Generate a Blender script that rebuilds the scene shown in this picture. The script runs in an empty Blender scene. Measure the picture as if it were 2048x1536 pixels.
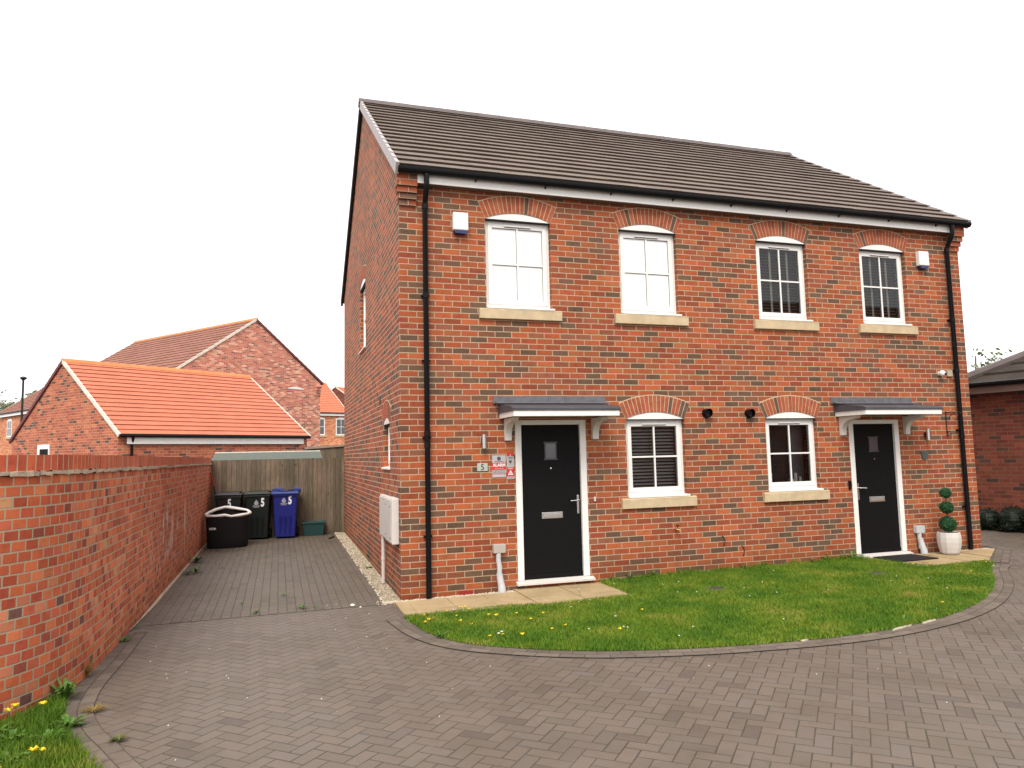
import bpy, math, random
import numpy as np
from mathutils import Vector, Matrix
from mathutils.geometry import tessellate_polygon
random.seed(5)
rad = math.radians
SC = bpy.context.scene
COL = SC.collection

# ---------------------------------------------------------------- camera
def make_camera():
    yaw, pi, ro = rad(17.8432), rad(5.5375), rad(-1.2542)
    F = Vector((math.sin(yaw)*math.cos(pi), math.cos(yaw)*math.cos(pi), math.sin(pi)))
    R0 = Vector((math.cos(yaw), -math.sin(yaw), 0)); U0 = R0.cross(F)
    R = R0*math.cos(ro)+U0*math.sin(ro); U = -R0*math.sin(ro)+U0*math.cos(ro)
    cd = bpy.data.cameras.new('camera'); cam = bpy.data.objects.new('camera', cd); COL.objects.link(cam)
    m = Matrix((R, U, -F)).transposed().to_4x4(); m.translation = Vector((-1.4114, -8.8886, 1.7166))
    cam.matrix_world = m
    cd.sensor_fit = 'HORIZONTAL'; cd.sensor_width = 36; cd.lens = 1454.3*36/2048
    cd.clip_start = .05; cd.clip_end = 1500
    SC.camera = cam
make_camera()

# ---------------------------------------------------------------- sky, sun, exposure
SUN_AZ, SUN_EL = 205, 50          # compass azimuth (deg from +Y clockwise), elevation
w = bpy.data.worlds.new('World'); SC.world = w; w.use_nodes = True
nt = w.node_tree; nt.nodes.clear()
sky = nt.nodes.new('ShaderNodeTexSky'); sky.sky_type = 'NISHITA'; sky.sun_disc = False
sky.sun_elevation = rad(SUN_EL); sky.sun_rotation = rad(SUN_AZ); sky.air_density = 1.2; sky.dust_density = 4
mix = nt.nodes.new('ShaderNodeMix'); mix.data_type = 'RGBA'; mix.inputs[0].default_value = .9
mix.inputs[7].default_value = (10.6, 10.4, 10.5, 1)     # overcast cloud light
bg = nt.nodes.new('ShaderNodeBackground'); bg.inputs[1].default_value = .1
out = nt.nodes.new('ShaderNodeOutputWorld')
nt.links.new(sky.outputs[0], mix.inputs[6]); nt.links.new(mix.outputs[2], bg.inputs[0]); nt.links.new(bg.outputs[0], out.inputs[0])
sd = bpy.data.lights.new('sun', 'SUN'); sd.energy = 1.8; sd.angle = rad(28); sd.color = (1, .94, .85)
so = bpy.data.objects.new('sun', sd); COL.objects.link(so)
dv = Vector((math.sin(rad(SUN_AZ))*math.cos(rad(SUN_EL)), math.cos(rad(SUN_AZ))*math.cos(rad(SUN_EL)), math.sin(rad(SUN_EL))))
so.rotation_euler = dv.to_track_quat('Z', 'Y').to_euler()
SC.view_settings.view_transform = 'Standard'; SC.view_settings.look = 'None'
SC.view_settings.exposure = .66; SC.view_settings.gamma = 1

# ---------------------------------------------------------------- node helpers
class NT:
    def __init__(s, name):
        s.m = bpy.data.materials.new(name); s.m.use_nodes = True
        s.t = s.m.node_tree; s.t.nodes.clear()
        s.out = s.t.nodes.new('ShaderNodeOutputMaterial')
        s.b = s.t.nodes.new('ShaderNodeBsdfPrincipled'); s.t.links.new(s.b.outputs[0], s.out.inputs[0])
    def n(s, ty, **k):
        x = s.t.nodes.new(ty)
        for a, b in k.items(): setattr(x, a, b)
        return x
    def inp(s, sock, v):
        if v is None: return
        if hasattr(v, 'is_output'): s.t.links.new(v, sock)
        elif isinstance(v, (tuple, list)) and len(v) == 3 and len(sock.default_value) == 4: sock.default_value = (*v, 1)
        else: sock.default_value = v
    def ma(s, op, a, b=None, c=None, clamp=False):
        x = s.n('ShaderNodeMath', operation=op, use_clamp=clamp)
        s.inp(x.inputs[0], a); s.inp(x.inputs[1], b); s.inp(x.inputs[2], c)
        return x.outputs[0]
    def smooth(s, v, a, b):
        x = s.n('ShaderNodeMapRange', interpolation_type='SMOOTHSTEP'); s.inp(x.inputs[0], v)
        x.inputs[1].default_value = a; x.inputs[2].default_value = b
        return x.outputs[0]
    def rng(s, v, a, b, c, d):
        x = s.n('ShaderNodeMapRange'); s.inp(x.inputs[0], v)
        for i, q in enumerate((a, b, c, d)): x.inputs[1+i].default_value = q
        return x.outputs[0]
    def mix(s, f, a, b, mode='MIX'):
        x = s.n('ShaderNodeMix', data_type='RGBA', blend_type=mode)
        s.inp(x.inputs[0], f); s.inp(x.inputs[6], a); s.inp(x.inputs[7], b)
        return x.outputs[2]
    def ramp(s, v, stops, interp='LINEAR'):
        x = s.n('ShaderNodeValToRGB'); cr = x.color_ramp; cr.interpolation = interp
        while len(cr.elements) > 1: cr.elements.remove(cr.elements[-1])
        cr.elements[0].position = stops[0][0]; cr.elements[0].color = (*stops[0][1], 1)
        for p, c in stops[1:]:
            e = cr.elements.new(p); e.color = (*c, 1)
        s.inp(x.inputs[0], v)
        return x.outputs[0]
    def noise(s, vec, scale, detail=3, rough=.5, dist=0):
        x = s.n('ShaderNodeTexNoise'); s.inp(x.inputs['Vector'], vec)
        x.inputs['Scale'].default_value = scale; x.inputs['Detail'].default_value = detail
        x.inputs['Roughness'].default_value = rough; x.inputs['Distortion'].default_value = dist
        return x.outputs[0]
    def pos(s):
        return s.n('ShaderNodeNewGeometry').outputs['Position']
    def uv(s):
        x = s.n('ShaderNodeUVMap'); x.uv_map = 'uv'
        sp = s.n('ShaderNodeSeparateXYZ'); s.t.links.new(x.outputs[0], sp.inputs[0])
        return x.outputs[0], sp.outputs[0], sp.outputs[1]
    def comb(s, x=0., y=0., z=0.):
        c = s.n('ShaderNodeCombineXYZ'); s.inp(c.inputs[0], x); s.inp(c.inputs[1], y); s.inp(c.inputs[2], z)
        return c.outputs[0]
    def white(s, vec):
        x = s.n('ShaderNodeTexWhiteNoise', noise_dimensions='3D'); s.inp(x.inputs[0], vec)
        return x.outputs[0], x.outputs[1]
    def bump(s, h, strength=.3, dist=.01):
        x = s.n('ShaderNodeBump'); x.inputs['Strength'].default_value = strength; x.inputs['Distance'].default_value = dist
        s.inp(x.inputs['Height'], h); s.t.links.new(x.outputs[0], s.b.inputs['Normal'])
    def set(s, color=None, rough=None, metal=None, spec=None):
        s.inp(s.b.inputs['Base Color'], color); s.inp(s.b.inputs['Roughness'], rough)
        s.inp(s.b.inputs['Metallic'], metal); s.inp(s.b.inputs['Specular IOR Level'], spec)
        return s.m

def plain(name, col, rough=.6, metal=0., spec=.4, var=.12, scale=6., bump=0., bscale=120., detail=4):
    s = NT(name); p = s.pos()
    nz = s.noise(p, scale, detail)
    c = s.mix(1., col, s.ramp(nz, [(.25, (1-var,)*3), (.75, (1+var*.6,)*3)]), 'MULTIPLY')
    if bump: s.bump(s.noise(p, bscale, 3), bump, .004)
    return s.set(c, rough, metal, spec)

def brickmat(name, pal, mortar, bw=.225, bh=.075, joint=.011, off=.5, uo=0., vo=0., bump=.5, tone=1., stain=.10, efflo=0., damp=0.):
    s = NT(name); uvv, U, V = s.uv(); p = s.pos()
    wob = s.noise(p, 9, 2)
    U2 = s.ma('ADD', U, s.ma('MULTIPLY', s.ma('SUBTRACT', wob, .5), .004))
    V2 = s.ma('ADD', V, s.ma('MULTIPLY', s.ma('SUBTRACT', s.noise(p, 5.3, 2), .5), .005))
    v = s.ma('DIVIDE', s.ma('ADD', V2, 100*bh+vo), bh); row = s.ma('FLOOR', v)
    par = s.ma('MODULO', row, 2.)
    rj = s.white(s.comb(row, 3.3, 7.))[0]
    u = s.ma('ADD', s.ma('DIVIDE', s.ma('ADD', U2, 100*bw+uo), bw), s.ma('ADD', s.ma('MULTIPLY', par, off), s.ma('MULTIPLY', s.ma('SUBTRACT', rj, .5), .06)))
    col = s.ma('FLOOR', u); fu = s.ma('FRACT', u); fv = s.ma('FRACT', v)
    du = s.ma('MULTIPLY', s.ma('MINIMUM', fu, s.ma('SUBTRACT', 1., fu)), bw)
    dvv = s.ma('MULTIPLY', s.ma('MINIMUM', fv, s.ma('SUBTRACT', 1., fv)), bh)
    d = s.ma('ADD', s.ma('MINIMUM', du, dvv), s.ma('MULTIPLY', s.ma('SUBTRACT', s.noise(p, 55, 2), .5), .006))
    mask = s.smooth(d, joint/2-.0022, joint/2+.0018)
    rnd, rc = s.white(s.comb(col, row, 1.7))
    rnd2 = s.white(s.comb(col, row, 9.1))[0]
    c = s.ramp(rnd, pal, 'CONSTANT')
    c = s.mix(1., c, s.ramp(rnd2, [(0, (.82,)*3), (1, (1.16,)*3)]), 'MULTIPLY')
    # scorched / sanded patches inside single bricks
    patch = s.noise(p, 10, 5, .65)
    c = s.mix(s.rng(patch, .50, .66, 0., .6), c, s.mix(1., c, (.72, .62, .62), 'MULTIPLY'))
    c = s.mix(s.rng(s.noise(p, 60, 2), .3, .8, 0., .35), c, s.mix(1., c, (1.25, 1.3, 1.3), 'MULTIPLY'))
    mc = s.mix(s.noise(p, 3, 3), mortar, tuple(x*.72 for x in mortar))
    c = s.mix(mask, mc, c)
    big = s.noise(p, .7, 4, .6)
    c = s.mix(1., c, s.ramp(big, [(.3, (tone*(1-stain),)*3), (.7, (tone*(1+stain*.6),)*3)]), 'MULTIPLY')
    if efflo:
        e = s.smooth(s.noise(s.comb(s.ma('MULTIPLY', U, 1.6), V, 0.), 2.3, 5, .7), .50, .62)
        band = s.ma('MULTIPLY', s.smooth(V, .15, .6), s.ma('SUBTRACT', 1., s.smooth(V, .9, 1.3)))
        along = s.ma('MULTIPLY', s.smooth(U, 6.2, 7.6), s.ma('SUBTRACT', 1., s.smooth(U, 9.5, 11.5)))
        c = s.mix(s.ma('MULTIPLY', s.ma('MULTIPLY', e, s.ma('MULTIPLY', band, along)), efflo), c, (.6, .52, .46))
    if damp:
        low = s.ma('SUBTRACT', 1., s.smooth(s.ma('ADD', V, s.ma('MULTIPLY', s.noise(p, 2.5, 4), .3)), .15, .62))
        c = s.mix(s.ma('MULTIPLY', low, damp), c, s.mix(1., c, (.62, .60, .50), 'MULTIPLY'))
        run = s.smooth(s.noise(s.comb(s.ma('MULTIPLY', U, 2.2), s.ma('MULTIPLY', V, .35), 1.), 2., 4, .6), .56, .74)
        c = s.mix(s.ma('MULTIPLY', run, .30), c, s.mix(1., c, (.72, .70, .66), 'MULTIPLY'))
    hgt = s.ma('ADD', s.ma('MULTIPLY', mask, 1.), s.ma('MULTIPLY', patch, .35))
    s.bump(hgt, bump, .006)
    return s.set(c, .88, 0., .25)

def herring(name, ang, base, dark, running=False, bw=.1, tone=1., grime=.3):
    s = NT(name); uvv, U, V = s.uv(); p = s.pos()
    ca, sa = math.cos(ang), math.sin(ang)
    wob = s.ma('MULTIPLY', s.ma('SUBTRACT', s.noise(p, 3.1, 2), .5), .012)
    X = s.ma('ADD', s.ma('ADD', s.ma('MULTIPLY', U, ca), s.ma('MULTIPLY', V, sa)), wob)
    Y = s.ma('ADD', s.ma('SUBTRACT', s.ma('MULTIPLY', V, ca), s.ma('MULTIPLY', U, sa)), wob)
    if running:                       # stretcher rows 0.1 wide along Y, blocks 0.2 long
        x = s.ma('DIVIDE', s.ma('ADD', X, 40.), bw); i = s.ma('FLOOR', x); fx = s.ma('FRACT', x)
        y = s.ma('ADD', s.ma('DIVIDE', s.ma('ADD', Y, 40.), bw*2), s.ma('MULTIPLY', s.ma('MODULO', i, 2.), .5))
        j = s.ma('FLOOR', y); fy = s.ma('FRACT', y)
        dx = s.ma('MINIMUM', fx, s.ma('SUBTRACT', 1., fx))
        dy = s.ma('MULTIPLY', s.ma('MINIMUM', fy, s.ma('SUBTRACT', 1., fy)), 2.)
        d = s.ma('MULTIPLY', s.ma('MINIMUM', dx, dy), bw); idv = s.comb(i, j, 2.)
    else:
        x = s.ma('DIVIDE', s.ma('ADD', X, 80.), bw); y = s.ma('DIVIDE', s.ma('ADD', Y, 80.), bw)
        i = s.ma('FLOOR', x); j = s.ma('FLOOR', y); fx = s.ma('FRACT', x); fy = s.ma('FRACT', y)
        k = s.ma('MODULO', s.ma('ADD', s.ma('SUBTRACT', i, j), 4000.), 4.)
        hz = s.ma('LESS_THAN', k, 1.5)
        k1 = s.ma('COMPARE', k, 1., .1); k2 = s.ma('COMPARE', k, 2., .1)
        ux = s.ma('ADD', fx, k1); uy = s.ma('ADD', fy, k2)
        lx = s.ma('ADD', 1., hz); ly = s.ma('SUBTRACT', 2., hz)
        dx = s.ma('MINIMUM', ux, s.ma('SUBTRACT', lx, ux)); dy = s.ma('MINIMUM', uy, s.ma('SUBTRACT', ly, uy))
        d = s.ma('MULTIPLY', s.ma('MINIMUM', dx, dy), bw)
        idv = s.comb(s.ma('SUBTRACT', i, k1), s.ma('SUBTRACT', j, k2), 2.)
    d = s.ma('ADD', d, s.ma('MULTIPLY', s.ma('SUBTRACT', s.noise(p, 45, 2), .5), .004))
    mask = s.smooth(s.ma('ADD', d, s.ma('MULTIPLY', s.ma('SUBTRACT', s.noise(p, 2.7, 3), .5), .008)), .0006, .0066)
    rnd = s.white(idv)[0]
    c = s.ramp(rnd, [(0, tuple(x*.90 for x in base)), (.5, base), (.8, tuple(a*b for a, b in zip(base, (1.07, 1.04, 1.02)))), (1, tuple(a*b for a, b in zip(base, (1.02, 1.04, 1.1))))])
    fine = s.noise(p, 320, 3, .7)
    c = s.mix(1., c, s.ramp(fine, [(.3, (.8,)*3), (.7, (1.2,)*3)]), 'MULTIPLY')
    g = s.noise(p, 1.1, 5, .65)
    c = s.mix(s.rng(g, .45, .75, 0., grime), c, tuple(a*b for a, b in zip(base, (.75, .72, .6))))
    st = s.noise(p, .55, 6, .72, 1.2)
    c = s.mix(s.rng(st, .50, .66, 0., .45), c, s.mix(1., c, (.66, .62, .55), 'MULTIPLY'))
    c = s.mix(s.rng(s.noise(p, 5.5, 5, .75), .60, .72, 0., .5), c, s.mix(1., c, (.70, .68, .60), 'MULTIPLY'))
    odd = s.white(s.mix(0., idv, idv))[0] if False else s.white(s.comb(rnd, rnd, 5.))[0]
    c = s.mix(s.smooth(odd, .93, .96), c, s.mix(1., c, (.80, .78, .80), 'MULTIPLY'))
    # mossy joints in patches
    jc = s.mix(s.smooth(s.noise(p, 1.9, 4), .5, .72), dark, (.05, .055, .02))
    c = s.mix(mask, jc, c)
    if tone != 1: c = s.mix(1., c, (tone,)*3, 'MULTIPLY')
    s.bump(s.ma('ADD', mask, s.ma('MULTIPLY', fine, .18)), .5, .006)
    return s.set(c, .58, 0., .4)

def tilemat(name, base, var, tw, e, moss=None, rough=.8):
    s = NT(name); uvv, U, V = s.uv(); p = s.pos()
    row = s.ma('FLOOR', s.ma('DIVIDE', s.ma('ADD', V, 50*e+.004), e))
    u = s.ma('ADD', s.ma('DIVIDE', s.ma('ADD', U, 50.), tw), s.ma('MULTIPLY', s.ma('MODULO', row, 2.), .5))
    col = s.ma('FLOOR', u); fu = s.ma('FRACT', u)
    du = s.ma('MULTIPLY', s.ma('MINIMUM', fu, s.ma('SUBTRACT', 1., fu)), tw)
    m = s.smooth(du, .0005, .004)
    rnd = s.white(s.comb(col, row, 4.))[0]
    c = s.mix(1., base, s.ramp(rnd, [(0, (1-var,)*3), (1, (1+var,)*3)]), 'MULTIPLY')
    c = s.mix(1., c, s.ramp(s.noise(p, 90, 3, .7), [(.3, (.85,)*3), (.7, (1.15,)*3)]), 'MULTIPLY')
    if moss: c = s.mix(s.rng(s.noise(p, 1.3, 5, .7), .42, .72, 0., .8), c, moss)
    c = s.mix(m, tuple(x*.45 for x in base), c)
    s.bump(s.noise(p, 160, 3), .25, .004)
    return s.set(c, rough, 0., .3)

def glassmat(name, tint=(.9, .95, .95), refl=1.0):
    s = NT(name); s.t.nodes.remove(s.b)
    gl = s.n('ShaderNodeBsdfGlossy'); gl.inputs['Roughness'].default_value = .02; gl.inputs['Color'].default_value = (refl,)*3+(1,)
    tr = s.n('ShaderNodeBsdfTransparent'); tr.inputs['Color'].default_value = (*tint, 1)
    fr = s.n('ShaderNodeFresnel'); fr.inputs['IOR'].default_value = 1.5
    mx = s.n('ShaderNodeMixShader')
    s.t.links.new(fr.outputs[0], mx.inputs[0]); s.t.links.new(tr.outputs[0], mx.inputs[1]); s.t.links.new(gl.outputs[0], mx.inputs[2])
    s.t.links.new(mx.outputs[0], s.out.inputs[0])
    return s.m

# ---------------------------------------------------------------- mesh builder
class MB:
    def __init__(s, M=None): s.v = []; s.f = []; s.mi = []; s.uvs = []; s.M = M; s.cur = 0
    def add(s, verts, faces, uv=None, mi=None):
        o = len(s.v)
        for p in verts:
            p = Vector(p); s.v.append(tuple(s.M @ p) if s.M else tuple(p))
        for k, f in enumerate(faces):
            s.f.append(tuple(o+i for i in f)); s.mi.append(s.cur if mi is None else mi); s.uvs.append(uv[k] if uv else None)
    def box(s, x0, y0, z0, x1, y1, z1):
        v = [(x, y, z) for x in (x0, x1) for y in (y0, y1) for z in (z0, z1)]
        s.add(v, [(0, 1, 3, 2), (4, 6, 7, 5), (0, 4, 5, 1), (2, 3, 7, 6), (0, 2, 6, 4), (1, 5, 7, 3)])
        return s
    def quad(s, a, b, c, d): s.add([a, b, c, d], [(0, 1, 2, 3)]); return s
    def prism(s, poly, axis, a, b):
        """2D polygon (any simple, ccw) extruded along axis x/y/z between a and b"""
        def P(p, t):
            return {'x': (t, p[0], p[1]), 'y': (p[0], t, p[1]), 'z': (p[0], p[1], t)}[axis]
        n = len(poly); v = [P(p, a) for p in poly]+[P(p, b) for p in poly]
        tris = tessellate_polygon([[Vector((p[0], p[1], 0)) for p in poly]])
        f = [tuple(t) for t in tris]+[tuple(n+i for i in reversed(t)) for t in tris]
        f += [(i, (i+1) % n, n+(i+1) % n, n+i) for i in range(n)]
        s.add(v, f); return s
    def tube(s, pts, r, n=10, cap=True):
        pts = [Vector(p) for p in pts]; rs = r if isinstance(r, (list, tuple)) else [r]*len(pts)
        ring = []; prev = None
        for i, p in enumerate(pts):
            t = (pts[min(i+1, len(pts)-1)]-pts[max(i-1, 0)]).normalized()
            a = prev if prev else (Vector((0, 0, 1)) if abs(t.z) < .9 else Vector((1, 0, 0)))
            a = (a-t*a.dot(t)).normalized(); prev = a; b = t.cross(a)
            ring.append([p+(a*math.cos(2*math.pi*k/n)+b*math.sin(2*math.pi*k/n))*rs[i] for k in range(n)])
        v = [q for rr in ring for q in rr]; f = []
        for i in range(len(pts)-1):
            for k in range(n): f.append((i*n+k, i*n+(k+1) % n, (i+1)*n+(k+1) % n, (i+1)*n+k))
        if cap: f.append(tuple(reversed(range(n)))); f.append(tuple((len(pts)-1)*n+k for k in range(n)))
        s.add(v, f); return s
    def lathe(s, prof, n=24, c=(0, 0, 0), capb=True, capt=False):
        v = [(c[0]+r*math.cos(2*math.pi*k/n), c[1]+r*math.sin(2*math.pi*k/n), c[2]+z) for r, z in prof for k in range(n)]
        f = [(i*n+k, i*n+(k+1) % n, (i+1)*n+(k+1) % n, (i+1)*n+k) for i in range(len(prof)-1) for k in range(n)]
        if capb: f.append(tuple(reversed(range(n))))
        if capt: f.append(tuple((len(prof)-1)*n+k for k in range(n)))
        s.add(v, f); return s
    def ball(s, c, r, n=12, m=8, sq=1.):
        prof = [(r*math.sin(math.pi*i/m)+1e-5, -r*sq*math.cos(math.pi*i/m)) for i in range(m+1)]
        return s.lathe(prof, n, c, False, False)
    def build(s, name, mat, parent=None, bevel=0, smooth=False, loc=None, rotz=0, seg=2):
        me = bpy.data.meshes.new(name); me.from_pydata(s.v, [], s.f)
        mats = mat if isinstance(mat, (list, tuple)) else [mat]
        for m in mats: me.materials.append(m)
        me.polygons.foreach_set('material_index', s.mi)
        me.update()
        uvl = me.uv_layers.new(name='uv')
        for p in me.polygons:
            u = s.uvs[p.index]
            if u:
                for k, li in enumerate(p.loop_indices): uvl.data[li].uv = u[k]
                continue
            nn = p.normal
            if abs(nn.z) > .8: fn = lambda c: (c.x, c.y)
            else:
                t = Vector((-nn.y, nn.x, 0)).normalized()
                fn = lambda c, t=t: (c.dot(t), c.z)
            for li in p.loop_indices: uvl.data[li].uv = fn(me.vertices[me.loops[li].vertex_index].co)
        if smooth: me.polygons.foreach_set('use_smooth', [True]*len(me.polygons))
        o = bpy.data.objects.new(name, me); COL.objects.link(o)
        if parent: o.parent = parent
        if loc: o.location = loc
        o.rotation_euler.z = rotz
        if bevel:
            b = o.modifiers.new('bevel', 'BEVEL'); b.width = bevel; b.segments = seg; b.limit_method = 'ANGLE'; b.angle_limit = rad(35)
            b.harden_normals = False
        if smooth:
            e = o.modifiers.new('split', 'EDGE_SPLIT'); e.split_angle = rad(40)
        return o

def thing(name, label, cat, loc=(0, 0, 0), rotz=0, group=None):
    o = bpy.data.objects.new(name, None); COL.objects.link(o); o.empty_display_size = .1
    o.location = loc; o.rotation_euler = (0, 0, rotz); o['label'] = label; o['category'] = cat
    if group: o['group'] = group
    return o
def tag(o, label, cat, group=None):
    o['label'] = label; o['category'] = cat
    if group: o['group'] = group
    return o
def struct(o, kind='structure'):
    o['kind'] = kind; return o
def copy_tree(o, parent=None):
    c = o.copy(); COL.objects.link(c); c.parent = parent
    for ch in list(o.children): copy_tree(ch, c)
    return c
def text(s, size, M, mat, parent, name='lettering', align='CENTER', ext=.0006, bold=0.):
    cu = bpy.data.curves.new('t', 'FONT'); cu.body = s; cu.size = size; cu.align_x = align; cu.extrude = ext; cu.offset = bold
    cu.resolution_u = 3
    o = bpy.data.objects.new('t', cu)
    COL.objects.link(o); dg = bpy.context.evaluated_depsgraph_get(); dg.update()
    me = bpy.data.meshes.new_from_object(o.evaluated_get(dg)); bpy.data.objects.remove(o)
    me.transform(M); me.materials.clear(); me.materials.append(mat); me.name = name
    r = bpy.data.objects.new(name, me); COL.objects.link(r); r.parent = parent
    return r
def wallM(x, y, z, sx=1.):         # text plane facing -y
    return Matrix.Translation((x, y, z)) @ Matrix.Rotation(rad(90), 4, 'X') @ Matrix.Diagonal((sx, 1, 1, 1))

# ---------------------------------------------------------------- materials
OR = [(0, (.325, .080, .032)), (.18, (.37, .098, .036)), (.34, (.265, .066, .030)), (.47, (.33, .103, .042)), (.57, (.29, .071, .033)),
      (.65, (.128, .074, .046)), (.77, (.215, .082, .045)), (.84, (.150, .078, .048)), (.91, (.245, .078, .041))]
M = {}
M['brick'] = brickmat('red_multi_brick', OR, (.52, .385, .26), bump=.5, damp=.5)
M['brick_side'] = brickmat('red_multi_brick_gable', OR, (.60, .45, .33), uo=.1125, bump=.3, damp=.4)
M['arch'] = brickmat('arch_brick', [(0, (.40, .105, .045)), (.3, (.35, .085, .040)), (.6, (.43, .125, .05)), (.84, (.16, .09, .06))], (.60, .46, .33), bw=.068, bh=.6, off=0)
M['corbel'] = brickmat('corbel_brick', [(0, (.36, .095, .042)), (.4, (.32, .080, .038)), (.7, (.17, .09, .06))], (.5, .38, .27), bw=.225, bh=.075)
M['gwall'] = brickmat('garden_wall_brick', [(0, (.50, .112, .048)), (.18, (.57, .140, .055)), (.36, (.43, .085, .042)), (.48, (.58, .20, .105)), (.60, (.51, .120, .065)),
      (.70, (.58, .170, .070)), (.83, (.32, .080, .052)), (.92, (.17, .080, .065)), (.945, (.55, .27, .13)), (.96, (.49, .108, .045))], (.48, .385, .265), bw=.1125, joint=.012, stain=.16, efflo=.9, damp=.5)
M['coping'] = brickmat('coping_brick', [(0, (.50, .108, .048)), (.4, (.44, .09, .044)), (.7, (.54, .135, .06))], (.50, .38, .26), bw=.075, bh=.6, off=0, vo=.3)
M['creasing'] = plain('mortar_fillet', (.46, .37, .27), .9, var=.3, scale=14, bump=.6, bscale=60)
M['bg_brick'] = brickmat('garage_brick', [(0, (.42, .12, .06)), (.3, (.50, .16, .08)), (.5, (.36, .09, .055)), (.72, (.12, .07, .06)), (.84, (.40, .13, .07))], (.60, .42, .30), bump=.2, joint=.009)
M['bg_brick2'] = brickmat('house_brick_pale', [(0, (.56, .19, .12)), (.25, (.50, .15, .10)), (.45, (.70, .38, .26)), (.62, (.45, .13, .09)), (.76, (.24, .12, .09)), (.84, (.62, .25, .16))], (.72, .52, .42), bump=.2)
M['bg_brick3'] = brickmat('house_brick_orange', [(0, (.58, .20, .09)), (.4, (.48, .14, .07)), (.7, (.66, .28, .14))], (.62, .42, .28), bump=.2)
M['right_brick'] = brickmat('shade_darkened_brick', [(0, (.20, .056, .034)), (.4, (.16, .044, .030)), (.7, (.08, .042, .030)), (.85, (.17, .056, .032))], (.20, .12, .09), bump=.3)  # palette darkened, the shade of the alley is put into the brick colour
M['roof'] = tilemat('grey_brown_roof_tile', (.168, .130, .110), .12, .33, .30, (.182, .150, .115))
M['roof_orange'] = tilemat('orange_clay_tile', (.54, .168, .094), .07, .3, .23, (.44, .150, .090))
M['roof_orange2'] = tilemat('orange_clay_tile_far', (.56, .17, .09), .06, .3, .27)
M['roof_brown'] = tilemat('brown_roof_tile', (.26, .11, .075), .12, .3, .3)
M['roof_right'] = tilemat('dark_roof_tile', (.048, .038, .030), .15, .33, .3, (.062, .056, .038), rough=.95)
M['ridge'] = plain('ridge_tile', (.13, .105, .10), .8, var=.25, scale=3)
M['ridge_orange'] = plain('ridge_tile_orange', (.62, .22, .08), .8, var=.2, scale=3)
M['verge'] = plain('verge_cap', (.43, .39, .39), .6, var=.08)
M['verge_w'] = plain('verge_mortar', (.72, .66, .56), .85, var=.25, scale=9)
M['dark_edge'] = plain('dark_edge', (.02, .017, .018), .7)
M['maroon_edge'] = plain('maroon_verge', (.16, .045, .045), .7)
M['white'] = plain('white_upvc', (.80, .79, .76), .35, spec=.5, var=.03)
M['cream'] = plain('cream_upvc', (.74, .70, .62), .4, spec=.5, var=.04)
M['offwhite'] = plain('off_white_plastic', (.62, .58, .54), .45, var=.05)
M['stone'] = plain('cast_stone', (.55, .43, .27), .9, var=.16, scale=9, bump=.2)
M['black'] = plain('black_upvc', (.007, .007, .008), .3, spec=.15, var=.1)
M['door'] = None
M['lead'] = plain('lead_flashing', (.125, .125, .14), .5, spec=.5, var=.3, scale=14, bump=.3, bscale=20)
M['chrome'] = plain('chrome', (.72, .72, .72), .18, metal=1., var=.03)
M['steel'] = plain('brushed_steel', (.62, .62, .62), .3, metal=1., var=.05)
M['blue_p'] = plain('blue_lens', (.03, .035, .12), .3)
M['grey_p'] = plain('grey_plastic', (.42, .38, .34), .5, var=.05)
M['duct'] = plain('grey_duct', (.50, .51, .52), .4, var=.12, scale=10)
M['terracotta'] = plain('red_airbrick', (.45, .05, .03), .8)
M['slab'] = None
M['glass'] = glassmat('window_glass')
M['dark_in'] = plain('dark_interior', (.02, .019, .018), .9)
M['room'] = plain('room_wall', (.10, .085, .075), .9)
M['blind_w'] = plain('white_blind', (.90, .90, .90), .8, var=.0)
M['bar_shadow'] = plain('bar_shadow_grey', (.16, .16, .16), .7)
M['white_pane'] = plain('white_blind_sky_glare_pane', (.88, .885, .88), .12, spec=.9, var=.0)  # opaque white: blind and bright sky reflection both put into the pane colour
M['blind_g'] = plain('grey_blind', (.34, .34, .33), .5, var=.1)
M['blind_d'] = plain('brown_blind', (.14, .105, .085), .6, var=.2)
M['tape'] = plain('blind_tape', (.45, .40, .34), .8)
M['mat'] = plain('black_rubber', (.007, .007, .008), .85, var=.3, bump=.8, bscale=200)
M['ttext_w'] = plain('white_print', (.78, .78, .78), .5, var=.02)
M['ttext_k'] = plain('black_print', (.03, .03, .03), .5, var=.02)
M['bin_blue'] = plain('blue_plastic', (.010, .014, .17), .38, var=.1)
M['bin_dgreen'] = plain('dark_green_plastic', (.006, .009, .008), .4, var=.1)
M['bin_black'] = plain('black_plastic', (.010, .008, .010), .45, var=.1)
M['lid_black'] = plain('lid_black', (.022, .019, .026), .45, var=.1)
M['lid_dgreen'] = plain('lid_dark_green', (.020, .026, .022), .45, var=.1)
M['lid_blue'] = plain('lid_blue', (.025, .045, .22), .45, var=.1)
M['fabric_k'] = plain('black_fabric', (.005, .004, .0045), .95, var=.2, bump=.5, bscale=60)
M['fabric_w'] = plain('white_fabric', (.78, .74, .72), .85, var=.05, bump=.5, bscale=30)
M['box_green'] = plain('teal_green_plastic', (.012, .052, .050), .5, var=.1)
M['soil'] = plain('soil', (.045, .03, .02), .95, var=.3, scale=30, bump=.8, bscale=80)
M['pot'] = plain('white_clay_pot', (.56, .53, .50), .7, var=.06, bump=.1)
M['wood_pole'] = plain('brown_bark', (.09, .06, .04), .9, var=.3, scale=20, bump=.5)
M['felt'] = plain('shed_felt', (.105, .122, .100), .9, var=.12, scale=8, bump=.4)
M['metal_k'] = plain('black_iron', (.02, .016, .014), .5)
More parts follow.
